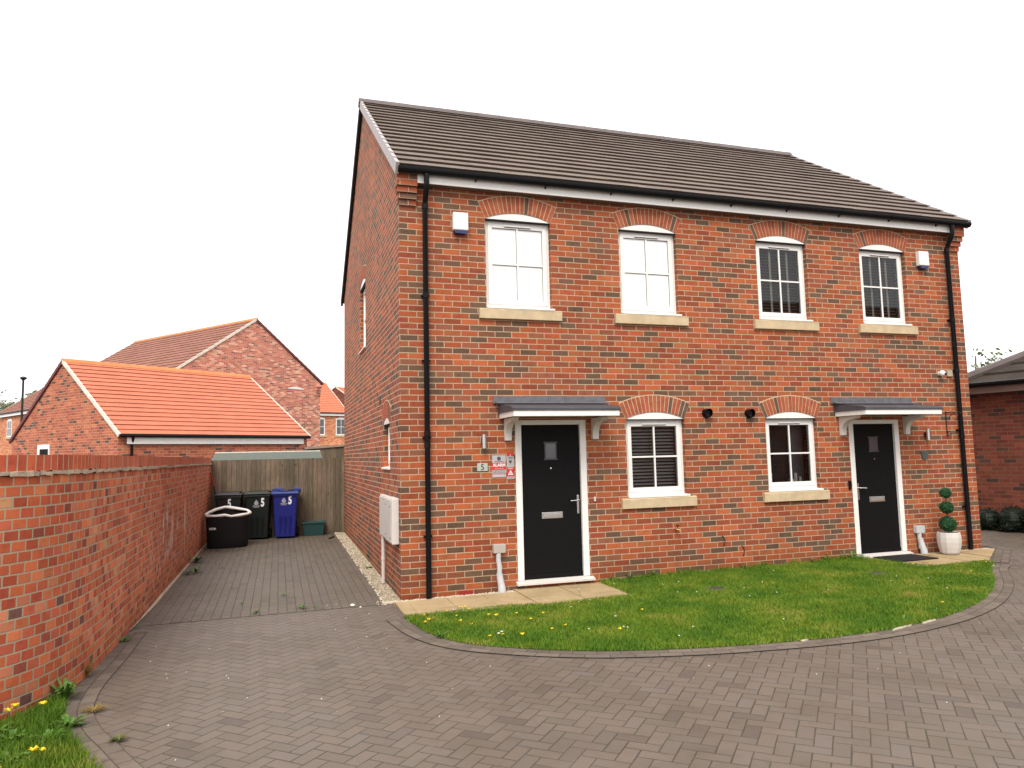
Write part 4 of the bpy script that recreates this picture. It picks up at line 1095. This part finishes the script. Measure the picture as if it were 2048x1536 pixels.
bk = thing('fabric_bag', 'open black fabric garden bag with rolled white rim, in front of the bins', 'bag', (-2.335, 6.42, .058), rad(4))
def bagring(z, a, c, n=32, ph=0, p=2.6, wob=0.):
    R_ = []
    for k in range(n):
        t = 2*math.pi*k/n; ct, st = math.cos(t), math.sin(t)
        x = a*abs(ct)**(2/p)*math.copysign(1, ct); y = c*abs(st)**(2/p)*math.copysign(1, st)
        R_.append((x*(1+wob*math.sin(5*t+z*9)), y*(1+wob*math.cos(4*t+z*7)), z+(.012*math.sin(3*t+1)+.11*max(0, y/c)-.03*max(0, -y/c) if z > .5 else 0)))
    return R_
def bag():
    b = MB(); n = 32; rings = [bagring(z, a, c, n, wob=.012) for z, a, c in ((0, .355, .25), (.03, .37, .27), (.2, .375, .28), (.4, .385, .29), (.55, .395, .30), (.62, .405, .31), (.60, .38, .285), (.3, .36, .26), (.05, .34, .24))]
    v = [q for r in rings for q in r]; f = [(i*n+k, i*n+(k+1) % n, (i+1)*n+(k+1) % n, (i+1)*n+k) for i in range(len(rings)-1) for k in range(n)]
    f.append(tuple(8*n+k for k in range(n))); b.add(v, f)
    b.build('body', M['fabric_k'], bk, smooth=True)
    top = bagring(.63, .40, .31, 14, p=1.5)
    rr_ = random.Random(3)
    pts = [(x*1.02, y, z+rr_.uniform(-.012, .02)) for x, y, z in top]; pts.append(pts[0])
    r = MB(); r.tube(pts, [rr_.uniform(.022, .034) for _ in pts[:-1]]+[.026], 10)
    r.build('rim', M['fabric_w'], bk, smooth=True)
bag()
text('HOME', .062, wallM(-.255, -.262, .36, .85) , M['ttext_w'], bk, 'lettering', bold=.001)
tb = thing('storage_box', 'low teal green plastic recycling box without lid by the fence', 'box', (-.67, 7.68, GZ), rad(-4))
b = MB(); b.add([(-.20, -.13, 0), (.20, -.13, 0), (.20, .13, 0), (-.20, .13, 0), (-.235, -.165, .29), (.235, -.165, .29), (.235, .165, .29), (-.235, .165, .29), (-.215, -.145, .29), (.215, -.145, .29), (.215, .145, .29), (-.215, .145, .29), (-.185, -.115, .02), (.185, -.115, .02), (.185, .115, .02), (-.185, .115, .02)],
    [(3, 2, 1, 0), (0, 1, 5, 4), (1, 2, 6, 5), (2, 3, 7, 6), (3, 0, 4, 7), (4, 5, 9, 8), (5, 6, 10, 9), (6, 7, 11, 10), (7, 4, 8, 11), (8, 9, 13, 12), (9, 10, 14, 13), (10, 11, 15, 14), (11, 8, 12, 15), (12, 13, 14, 15)])
b.build('body', M['box_green'], tb, bevel=.008)
b = MB(); b.box(-.25, -.18, .262, .25, -.166, .298); b.box(-.25, .166, .262, .25, .18, .298); b.box(-.25, -.166, .262, -.236, .166, .298); b.box(.236, -.166, .262, .25, .166, .298)
b.build('rim', M['box_green'], tb, bevel=.005)
br = thing('garden_broom', 'dark pole with a red grip leaning in the corner of wall and fence', 'broom', (-2.62, 7.60, .07))
b = MB(); b.tube([(.06, -.02, .0), (.02, -.01, .6), (-.08, .0, 1.15)], .013, 8); b.build('pole', M['metal_k'], br)
b = MB(); b.tube([(-.075, -.001, 1.12), (-.135, .0, 1.40)], .018, 8); b.build('grip', plain('red_grip', (.35, .03, .025), .5), br)
b = MB(); b.box(-.02, -.1, 0, .12, .06, .06); b.build('head', M['metal_k'], br, bevel=.01)
b = MB(); b.prism([(-.22, -.01), (.0, -.02), (.16, -.012), (.20, .0), (.16, .02), (.0, .012), (-.2, .03)], 'z', 0, .02)
tag(b.build('plastic_strip', M['metal_k'], None, loc=(-.33, 6.95, .072), rotz=rad(72)), 'dark plastic strip lying on the drive near the gable', 'debris')
b = MB(); b.ball((0, 0, .012), .03, 8, 5, .5); tag(b.build('pebble', M['seed'], None, loc=(-.577, -.066, .004)), 'larger white pebble where the drive meets the road', 'stone')
b = MB(); b.ball((0, 0, .008), .014, 8, 5, .6); tag(b.build('pebble', M['seed'], None, loc=(-.50, -.20, .004)), 'smaller white pebble beside the larger one', 'stone')
for x, y, lb in ((3.63, -1.10, 'round dark drain cover sunk in the lawn below the kitchen windows'), (6.05, -1.10, 'round dark drain cover sunk in the lawn near the right door')):
    b = MB(); b.lathe([(.14, -.01), (.14, .020), (.125, .022), (.12, .018), (.001, .018)], 20)
    tag(b.build('drain_cover', plain('drain_cover', (.06, .055, .04), .85, var=.3, scale=30), None, loc=(x, y, gh(x, y)+.008)), lb, 'drain cover')

# ---------------------------------------------------------------- grass
def inside(poly, X, Y):
    c = np.zeros(len(X), bool); n = len(poly)
    for i in range(n):
        x1, y1 = poly[i]; x2, y2 = poly[(i+1) % n]
        k = ((y1 > Y) != (y2 > Y)) & (X < (x2-x1)*(Y-y1)/((y2-y1) or 1e-9)+x1); c ^= k
    return c
def grass(name, poly, n, hmin, hmax, wd, seed, mat, extra=None):
    r = np.random.default_rng(seed); P = np.array(poly)
    X = r.uniform(P[:, 0].min()-.03, P[:, 0].max()+.03, n); Y = r.uniform(P[:, 1].min()-.03, P[:, 1].max()+.03, n)
    jx = r.normal(0, .02, n); jy = r.normal(0, .02, n)
    k = inside(poly, X, Y); X, Y = X[k]+jx[k], Y[k]+jy[k]; n = len(X)
    for dx, dy in ((3.63, -1.10), (6.05, -1.10)):
        q = (X-dx)**2+((Y-dy)*1.2)**2 > (.105+.03*np.sin(X*37)*np.sin(Y*31))**2; X, Y = X[q], Y[q]
    n = len(X)
    Z = .008*np.clip(X, 0, 9.2)+.012
    patch = np.sin(X*3.1+1.3*np.sin(Y*2.3))*np.cos(Y*4.1+X)*.5+.5
    H = r.uniform(hmin, hmax, n)*(.75+.5*patch)
    if extra is not None: H = H*extra(X, Y)
    th = r.uniform(0, np.pi*2, n); lean = r.normal(0, .45, (n, 2))*H[:, None]; w_ = wd*r.uniform(.6, 1.3, n)
    cx, sx = np.cos(th)*w_, np.sin(th)*w_
    V = np.empty((n*3, 3)); V[0::3] = np.c_[X-cx, Y-sx, Z]; V[1::3] = np.c_[X+cx, Y+sx, Z]; V[2::3] = np.c_[X+lean[:, 0], Y+lean[:, 1], Z+H]
    me = bpy.data.meshes.new(name); me.vertices.add(n*3); me.vertices.foreach_set('co', V.ravel())
    me.loops.add(n*3); me.loops.foreach_set('vertex_index', np.arange(n*3)); me.polygons.add(n)
    me.polygons.foreach_set('loop_start', np.arange(n)*3); me.polygons.foreach_set('loop_total', np.full(n, 3))
    me.update(); me.materials.append(mat); o = bpy.data.objects.new(name, me); COL.objects.link(o)
    return struct(o, 'stuff')
grass('grass', lawn_poly, 330000, .022, .045, .0042, 1, M['grass'], lambda X, Y: 1+1.0*np.exp(-((Y+.04)/.12)**2)*(X > 2.6)*(X < 6.8)*(.2+np.abs(np.sin(X*5.3))))
grass('grass', gl_poly, 110000, .035, .085, .004, 2, M['grass_dark'])

def weed(name, loc, R, n, mat, label, seed, up=.4, group=None, cat='weed', wid=1.):
    r = random.Random(seed); b = MB()
    for i in range(n):
        a = r.uniform(0, 6.28); L_ = R*r.uniform(.5, 1.1); h_ = L_*r.uniform(.2, 1.)*up*2; w_ = L_*r.uniform(.06, .13)*wid
        c, s_ = math.cos(a), math.sin(a)
        v = []
        for t, ww in ((0, .2), (.35, .8), (.7, 1.), (1., .05)):
            px = L_*t; pz = h_*math.sin(t*math.pi*.62)
            v += [(px*c-ww*w_*s_, px*s_+ww*w_*c, pz), (px*c+ww*w_*s_, px*s_-ww*w_*c, pz)]
        b.add(v, [(0, 1, 3, 2), (2, 3, 5, 4), (4, 5, 7, 6)])
    o = b.build(name, mat, None, loc=(loc[0], loc[1], gh(*loc)+.008))
    return tag(o, label, cat, group)
WG_ = 'small weeds in the joints of the paving'
LBL = 'small green weed growing in the paving beside the wall or the drive joint'
for i, (x, y, R, n) in enumerate([(-2.70, 4.5, .16, 34), (-2.60, 3.36, .13, 26), (-2.69, 3.25, .12, 22), (-1.63, -.02, .07, 16), (-1.14, .03, .09, 18), (-1.81, .6, .05, 9), (-1.34, .92, .06, 9), (-1.58, 4.57, .09, 8), (-2.83, -.87, .11, 22), (-2.78, -.28, .06, 10), (-2.24, 3.6, .06, 8), (-.98, .05, .05, 8), (-.10, 2.6, .10, 20)]):
    weed('weed', (x, y), R, n, M['leaf_weed'] if i != 8 else M['leaf_weed'], LBL, i, .3, WG_)
weed('weed', (-2.88, -2.05), .09, 160, M['leaf_dry'], 'brownish dry grass tuft against the foot of the curved wall', 31, .8, wid=.35)
weed('weed', (-2.62, -2.98), .10, 150, M['leaf_dry'], 'flattened yellowish weed on the paving border near the verge', 32, .12, wid=.3)
weed('weed', (-2.34, -3.66), .07, 130, M['leaf_moss'], 'olive moss tuft in the paving joint below the verge weeds', 33, .2, wid=.35)
weed('weed', (-2.88, -2.66), .13, 50, M['leaf_weed'], 'leafy green weed where the wall meets verge and paving', 34, .6)
weed('weed', (.03, 3.35-.1), .12, 30, M['leaf_weed'], 'dark green weed in the gravel along the gable wall', 35, .8)
# leafy weeds at the foot of the facade
for i, x in enumerate([2.75, 3.0, 3.35, 3.6, 4.75, 5.1, 5.6, 5.9, 6.15, 6.45, 6.62]):
    weed('wall_weed', (x, -.05), .06+.02*(x > 6), 34, M['leaf_weed'], 'leafy weed growing against the brickwork at the back of the lawn', 50+i, .9, 'weeds along the foot of the front wall')
for i, (x, y, R) in enumerate([(4.3, -3.22, .08), (3.45, -3.27, .06), (1.6, -2.98, .06), (4.85, -3.08, .07), (.07, -1.93, .08)]):
    weed('lawn_weed', (x, y), R, 30, M['leaf_weed'], 'low leafy weed along the curved edge of the front lawn', 70+i, .35, 'weeds along the lawn edge')
for i, (x, y) in enumerate([(-2.95, -3.5), (-2.75, -3.55), (-3.1, -3.35), (-2.85, -3.85), (-2.7, -3.3)]):
    weed('verge_weed', (x, y), .11, 50, M['leaf_weed'], 'broad-leaved dandelion plant in the grass at the bottom left', 80+i, .35, 'dandelion leaves in the verge')
# dandelions
def dandelion(x, y, h_, r, label, group, seed=0, mat='petal'):
    o = thing('dandelion', label, 'flower', (x, y, gh(x, y)+.01), 0, group)
    lx = random.uniform(-.02, .02)
    MB().tube([(0, 0, 0), (lx*.5, 0, h_*.6), (lx, 0, h_)], .0022, 5).build('stem', M['leaf_weed'], o)
    b = MB(); rr2 = random.Random(seed)
    b.ball((lx, 0, h_), r*.6, 8, 5, .5)
    for k in range(22):
        a = rr2.uniform(0, 6.28); q = r*rr2.uniform(.7, 1.05); z = rr2.uniform(.0, .5)*r
        c, s_ = math.cos(a), math.sin(a); w_ = r*.16
        b.add([(lx-s_*w_, c*w_, h_+z*.2), (lx+s_*w_, -c*w_, h_+z*.2), (lx+c*q+s_*w_, s_*q-c*w_, h_+z), (lx+c*q-s_*w_, s_*q+c*w_, h_+z)], [(0, 1, 2, 3)])
    b.build('flower_head', M[mat], o)
DG = 'dandelions in the front lawn'
for i, (x, y) in enumerate([(.035, -1.194), (.02, -1.43), (.07, -1.40), (.334, -1.026), (.357, -1.275), (.56, -.91), (.50, -.93), (.563, -1.042), (.332, -1.634), (.415, -1.824), (.686, -1.474), (.738, -1.497), (.988, -1.47), (1.184, -1.658), (.478, -2.236), (.556, -2.238), (.592, -2.268), (.77, -2.297), (1.228, -2.193), (1.096, -2.222), (1.63, -2.55), (2.2, -1.95), (6.8, -.95), (7.0, -1.03), (6.9, -1.75), (7.82, -1.16), (7.78, -1.22), (5.1, -2.95), (1.05, -1.75)]):
    dandelion(x, y, random.uniform(.04, .07), random.uniform(.015, .024), 'small yellow dandelion flower in the front lawn', DG, i)
for i, (x, y) in enumerate([(.36, -1.22), (.50, -2.38), (.56, -2.33), (2.0, -.75), (1.75, -2.2)]):
    dandelion(x, y, .09, .016, 'white dandelion seed head in the front lawn', 'dandelion seed heads in the front lawn', i, 'seed')
for i, (u, x, y, h_) in enumerate([('round yellow dandelion by the curved wall, right one of the close pair', -2.99, -3.28, .17), ('side-on yellow dandelion by the curved wall, left one of the close pair', -3.01, -3.37, .17), ('upright yellow dandelion with a visible stem on the verge', -2.84, -3.30, .17), ('tilted yellow dandelion low on the verge near the bottom left', -2.69, -4.04, .13), ('small yellow dandelion low on the verge beside the tilted one', -2.63, -4.06, .13), ('yellow dandelion in the extreme bottom left corner', -2.80, -4.27, .13)]):
    dandelion(x, y, h_, .026 if i != 4 else .018, u, 'dandelions on the left verge', 100+i)
def daisies():
    r = random.Random(8); b = MB()
    for _ in range(30):
        x = r.uniform(1.3, 6.5); y = r.uniform(-3.1, -.3)
        if not (inside(lawn_poly, np.array([x]), np.array([y]))[0]): continue
        z = gh(x, y)+.045; q = .006
        b.add([(x-q, y-q, z), (x+q, y-q, z), (x+q, y+q, z+.004), (x-q, y+q, z+.004)], [(0, 1, 2, 3)])
    return b.build('daisies', M['seed'])
struct(daisies(), 'stuff')
def crumbs():
    r = random.Random(9); b = MB()
    for _ in range(160):
        x = r.uniform(-2.7, 8); y = r.uniform(-6, 4)
        if inside(lawn_poly, np.array([x]), np.array([y]))[0] or (x > 0 and y > -1.1): continue
        z = gh(x, y)+.004; q = r.uniform(.002, .006)
        b.add([(x-q, y, z), (x, y-q, z), (x+q, y, z+.002), (x, y+q, z+.001), (x, y, z+q*1.2)], [(0, 1, 4), (1, 2, 4), (2, 3, 4), (3, 0, 4)])
    return b.build('grit', M['seed'])
struct(crumbs(), 'stuff')

# ---------------------------------------------------------------- background buildings
def gable_house(name, label, loc, yaw, Wd, Ln, ze, zr, wallm, roofm, ncourse, ridgem, vergem, cat, ov=.2, backm='maroon_edge', fasc='white', swap=False):
    """local x along the ridge, y across; near eaves at y=0"""
    o = thing(name, label, cat, (loc[0], loc[1], 0), yaw)
    tn = (zr-ze)/(Wd/2); z0 = ze-ov*tn*0
    b = MB(); zz = ze-.02
    b.add([(0, 0, -.1), (Ln, 0, -.1), (Ln, 0, zz), (0, 0, zz)], [(0, 1, 2, 3)])
    b.add([(Ln, Wd, -.1), (0, Wd, -.1), (0, Wd, zz), (Ln, Wd, zz)], [(0, 1, 2, 3)])
    b.add([(0, Wd, -.1), (0, 0, -.1), (0, 0, zz), (0, Wd/2, zr-.03), (0, Wd, zz)], [(0, 1, 2, 3, 4)])
    b.add([(Ln, 0, -.1), (Ln, Wd, -.1), (Ln, Wd, zz), (Ln, Wd/2, zr-.03), (Ln, 0, zz)], [(0, 1, 2, 3, 4)])
    wl_ = b.build('wall', wallm, o)
    r = MB()
    roof_side(r, -.03, Ln+.03, -ov, ze, Wd/2, zr, ncourse, t=.027, gap=.010, tw=.6)
    roof_side(r, -.03, Ln+.03, Wd+ov, ze, Wd/2, zr, ncourse, t=.026, gap=.008, tw=.6, seed=3)
    rf = r.build('roof', roofm, o)
    ridge(rf, -.04, Ln+.04, Wd/2, zr+.02, ridgem, r=.11)
    verge_caps(rf, 0, -1, -ov, ze, Wd/2, zr, ncourse, M[backm] if swap else vergem, w=.05, d=.11, top=.04, back=vergem if swap else M[backm])
    verge_caps(rf, Ln, 1, -ov, ze, Wd/2, zr, ncourse, vergem, w=.05, d=.11, top=.04)
    MB().box(.2, -ov+.035, ze-.24, Ln-.2, -ov+.055, ze-.06).build('fascia', M[fasc], o)
    MB().box(.2, -ov+.056, ze-.235, Ln-.2, -.001, ze-.22).build('soffit', M['dark_edge'], o)
    g_ = MB(); g_.tube([(-.02, -ov-.01, ze-.025), (Ln+.02, -ov-.01, ze-.025)], .045, 8); g_.build('gutter', M['black'], o)
    return o, wl_, rf
def simple_window(o, Mx, x0, x1, z0, z1, arch=True, stone=True, dark='dark_in', inner='glass'):
    f = MB(Mx); w_ = .07
    f.box(x0, -.02, z0, x0+w_, .03, z1); f.box(x1-w_, -.02, z0, x1, .03, z1); f.box(x0+w_, -.02, z0, x1-w_, .03, z0+w_); f.box(x0+w_, -.02, z1-w_, x1-w_, .03, z1)
    cx = (x0+x1)/2; cz = (z0+z1)/2
    f.box(cx-.015, -.018, z0+w_, cx+.015, .0, z1-w_); f.box(x0+w_, -.016, cz-.015, cx-.015, .0, cz+.015); f.box(cx+.015, -.016, cz-.015, x1-w_, .0, cz+.015)
    if arch:
        pts, _ = arc_pts(x0-.01, x1+.01, z1+.001, .09, 8); f.prism(pts, 'y', -.025, .02)
    win = f.build('window', M['white'], o)
    MB(Mx).box(x0+w_*.5, -.008, z0+w_*.5, x1-w_*.5, -.004, z1-w_*.5).build('pane', plain('far_glass', (.06, .065, .07), .1, spec=.8), win)
    if stone: MB(Mx).box(x0-.1, -.06, z0-.13, x1+.1, .0, z0-.002).build('sill', M['stone'], win)
    return win

# orange garage
gar, gwl, grf = gable_house('brick_garage', 'brick garage with bright orange tiled roof and white verge behind the garden wall', (-5.395, 12.3), .657, 6.33, 6.154, 2.45, 4.68, M['bg_brick'], M['roof_orange'], 17, M['ridge_orange'], M['verge_w'], 'garage', ov=.12)
b = MB(); b.tube([(.35, -.10, 2.38), (.35, -.05, 2.25), (.35, -.04, 2.2), (.35, -.04, 0)], .035, 10); b.build('downpipe', M['black'], gar)
GL = Matrix.Translation((0, 0, 0)) @ Matrix(((0, 1, 0, 0), (-1, 0, 0, 6.33), (0, 0, 1, 0), (0, 0, 0, 1)))    # gable at x=0: local a -> -y from far end
f = MB(GL); f.box(1.80, -.03, 1.55, 2.55, .02, 2.30); wn = f.build('window', M['white'], gar)
MB(GL).box(1.97, -.036, 1.60, 2.49, -.0305, 2.17).build('pane', plain('dark_pane', (.008, .008, .009), .6, spec=.1), wn)

# pale brick two storey house with gable towards us
hb, hbw, hbr = gable_house('brick_house', 'two-storey brick house with pale mottled gable and brown tiled roof behind the garage', (.485, 27.25), 2.24, 7.37, 9.87, 5.35, 7.956, M['bg_brick2'], M['roof_brown'], 15, M['ridge_orange'], M['verge_w'], 'house', ov=.15, swap=True)
# gable x=0 local, a from nl: outside normal is -x local ; right when looking = -y
GH = Matrix(((0, 1, 0, 0), (-1, 0, 0, 0), (0, 0, 1, 0), (0, 0, 0, 1)))
def blank_arch(o, Mx, x0, x1, z):
    pts, _ = arc_pts(x0, x1, z, .10, 8); t = MB(Mx); t.prism(pts, 'y', -.02, .0); t.build('arch_panel', M['white'], o)
blank_arch(hb, GH, -1.98, -.95, 4.97)
simple_window(hb, GH, -4.75, -3.95, 3.9, 4.97, stone=False)
b = MB(GH)
for i in range(4): b.box(-.33, -.04*(i+1), 4.75+.12*i, -.02, .0, 4.85+.12*i)
b.build('corbel', M['bg_brick2'], hb)

# orange roofed house beyond
hc, hcw, hcr = gable_house('brick_house', 'orange-roofed brick house beyond the pale gable with two arched windows and a door canopy', (-6.5, 46.2), rad(23), 7.5, 11.2, 5.3, 8.0, M['bg_brick3'], M['roof_orange2'], 17, M['ridge_orange'], M['verge_w'], 'house')
for a in (8.35, 10.2): simple_window(hc, IDM, a, a+.9, 3.55, 4.85)
simple_window(hc, IDM, 8.45, 9.2, 1.2, 2.3)
b = MB(); b.box(9.6, -.6, 2.35, 11.1, 0, 2.5); b.build('canopy', M['white'], hc)
b = MB(); b.box(9.85, -.03, .1, 10.85, -.005, 2.3); b.build('door', M['dark_in'], hc)
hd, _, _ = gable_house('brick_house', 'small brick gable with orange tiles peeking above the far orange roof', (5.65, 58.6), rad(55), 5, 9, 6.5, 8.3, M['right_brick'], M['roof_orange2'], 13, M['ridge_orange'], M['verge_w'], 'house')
# brown roofed house far left
he, _, _ = gable_house('brick_house', 'brick house with brown roof and one arched window at the far left', (-19.04, 47.38), rad(-56.9), 5, 11, 5.1, 7.0, M['bg_brick3'], M['roof_brown'], 14, M['ridge'], M['verge_w'], 'house')

simple_window(he, IDM, 1.55, 2.45, 3.55, 4.62)
# house on the other side of the road, behind the viewer: seen only as the dark reflection in the panes
opp, _, _ = gable_house('brick_house', 'two-storey brick house across the road, seen only reflected in the windows', (34, -15.5), math.pi, 8, 19, 5.6, 8.6, M['bg_brick'], M['roof_brown'], 12, M['ridge'], M['verge'], 'house')
# right-hand garage, hipped roof
rg = thing('brick_garage', 'red brick garage with shade-darkened walls and hipped grey-brown roof at the right edge', 'garage', (11.97, 1.19, 0), math.atan2(1.797-1.086, 11.36-11.528))
# local x along the wall (away from us), local y to the left of that = towards -x side; the building is on local -y
b = MB(); Lw = .95; B0 = -5.0
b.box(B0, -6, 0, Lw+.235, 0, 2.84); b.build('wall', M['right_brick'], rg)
def hip(b, x0, x1, y0, y1, ze, tan, n=9, ov=.25, t=.04):
    """y1 is the visible side; roof rises away from it, hipped at x1"""
    x1 += ov; y1 += ov; x0 -= ov; y0 -= ov
    R_ = (y1-y0)/2; e_ = R_/n
    for i in range(n):
        d0, d1 = i*e_, (i+1)*e_+.04; za, zb = ze+d0*tan, ze+d1*tan
        # long side
        v = [(x0+d0, y1-d0, za+.02), (x1-d0, y1-d0, za+.02), (x1-d0, y1-d0, za+t+.02), (x0+d0, y1-d0, za+t+.02), (x1-d1, y1-d1, zb+.012), (x0+d1, y1-d1, zb+.012)]
        u0 = d0*1.22; u1 = u0+.28
        b.add(v, [(1, 0, 3, 2), (2, 3, 5, 4)], uv=[[(v[1][0], u0), (v[0][0], u0), (v[0][0], u0), (v[1][0], u0)], [(v[2][0], u0), (v[3][0], u0), (v[5][0], u1), (v[4][0], u1)]])
        # hip end
        v = [(x1-d0, y1-d0, za+.02), (x1-d0, y0+d0, za+.02), (x1-d0, y0+d0, za+t+.02), (x1-d0, y1-d0, za+t+.02), (x1-d1, y0+d1, zb+.012), (x1-d1, y1-d1, zb+.012)]
        b.add(v, [(1, 0, 3, 2), (2, 3, 5, 4)])
        v = [(x0+d0, y0+d0, za+.02), (x1-d0, y0+d0, za+.02), (x1-d1, y0+d1, zb), (x0+d1, y0+d1, zb)]
        b.add(v, [(0, 1, 2, 3)])
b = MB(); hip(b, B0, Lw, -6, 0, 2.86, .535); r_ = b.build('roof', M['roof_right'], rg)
b = MB(); b.tube([(Lw+.25, .25, 2.93), (Lw+.25-3.25, .25-3.25, 2.93+3.25*.535)], .09, 8); b.build('hip_tiles', M['ridge'], r_)
b = MB(); b.box(B0-.2, .20, 2.70, Lw+.2, .225, 2.86); b.build('fascia', plain('brown_fascia', (.26, .185, .16), .6), rg)
b = MB(); b.tube([(B0-.2, .29, 2.87), (Lw+.22, .29, 2.87)], .05, 8); b.build('gutter', M['black'], rg)

# shrubs against the right garage
for i, (x, y, R) in enumerate([(11.25, 2.30, .19), (11.35, 2.0, .17), (11.5, 1.75, .26), (11.62, 1.35, .30), (11.72, .90, .34), (11.50, 1.35, .16), (11.2, 2.75, .2)]):
    o = thing('shrub', 'small dark shrub against the foot of the right garage wall', 'shrub', (x, y, gh(x, y)), 0, 'shrubs beside the right garage')
    b = MB(); b.ball((0, 0, R*.75), R*.8, 12, 8, .9); leaf_cloud(b, (0, 0, R*.75), R, 900, .02, rng, .9, .75); b.build('foliage', M['leaf_shrub'], o)
    MB().tube([(0, 0, 0), (0, 0, R*.6)], .015, 6).build('stem', M['wood_pole'], o)

# ---------------------------------------------------------------- street lamp, trees
lp = thing('street_lamp', 'tall black street lamp with flat disc head at the left edge', 'street lamp', (-13.6, 33.0, 0))
MB().tube([(0, 0, 0), (0, 0, 1.2), (0, 0, 1.25), (0, 0, 6.0)], [.09, .09, .06, .05], 10).build('pole', M['metal_k'], lp)
MB().lathe([(.06, 5.95), (.11, 6.0), (.17, 6.05), (.16, 6.08), (.08, 6.13), (.01, 6.14)], 20).build('lamp_head', M['metal_k'], lp)

def tree(name, loc, H, R, n, label, mat, seed, base=.45, leaf=.10, limbs=9, dens=1.):
    r = np.random.default_rng(seed); o = thing(name, label, 'tree', loc)
    t = MB(); t.tube([(0, 0, 0), (.05*H*.1, 0, H*.3), (-.02*H, .01*H, H*.6), (0, 0, H*.92)], [.03*H*.6, .022*H*.6, .012*H*.6, .004*H], 8)
    tips = []
    for i in range(limbs):
        a = r.uniform(0, 6.28); z0 = H*r.uniform(base*.6, .75); rr3 = R*r.uniform(.5, .95); z1 = z0+H*r.uniform(.1, .3)
        m_ = (rr3*.5*math.cos(a), rr3*.5*math.sin(a), z0+(z1-z0)*.6); e_ = (rr3*math.cos(a), rr3*math.sin(a), min(z1, H*.97))
        t.tube([(0, 0, z0), m_, e_], [.010*H*.5, .006*H*.5, .003*H*.5], 6); tips += [m_, e_]
        for q in range(3):
            a2 = a+r.uniform(-.9, .9); L_ = R*r.uniform(.25, .5)
            e2 = (m_[0]+L_*math.cos(a2), m_[1]+L_*math.sin(a2), m_[2]+r.uniform(0, .15)*H)
            t.tube([m_, e2], [.004*H*.5, .0015*H*.5], 4); tips.append(e2)
    tips.append((0, 0, H*.93))
    t.build('trunk', M['wood_pole'], o)
    c = MB()
    for k in range(n):
        p = tips[r.integers(len(tips))]; d = r.normal(0, 1, 3)*R*.16*dens; q = Vector((p[0]+d[0], p[1]+d[1], p[2]+d[2]*.8))
        nn = Vector(r.normal(size=3)).normalized(); u = nn.orthogonal().normalized(); v_ = nn.cross(u); s_ = leaf*r.uniform(.5, 1.3)
        c.add([q-u*s_, q-v_*s_*.5, q+u*s_, q+v_*s_*.5], [(0, 1, 2, 3)])
    c.build('crown', mat, o)
    return o
for i, (x, y, H, R) in enumerate([(-29.6, 80, 10.3, 2.3), (-27.6, 80, 9.2, 1.9), (-33, 80, 9.9, 3.4), (-26.2, 81, 10.2, 1.0)]):
    tree('distant_tree', (x, y, 0), H, R, 2600, ['tallest far tree at the left edge, left of the street lamp', 'far tree just left of the street lamp', 'far tree at the very left border of the view', 'thin far tree right of the street lamp above the brown roof'][i], M['leaf_tree'], 20+i, leaf=.16, limbs=16)
tree('small_tree', (20.35, 9.0, 0), 5.0, 1.0, 420, 'sparse young tree showing beside the right corner of the house', M['leaf_tree2'], 41, leaf=.075, limbs=9, dens=.8)
tree('small_tree', (21.2, 9.0, 0), 4.75, .7, 160, 'wispy young tree top above the hipped garage roof', M['leaf_tree2'], 43, leaf=.06, limbs=7, dens=.8)
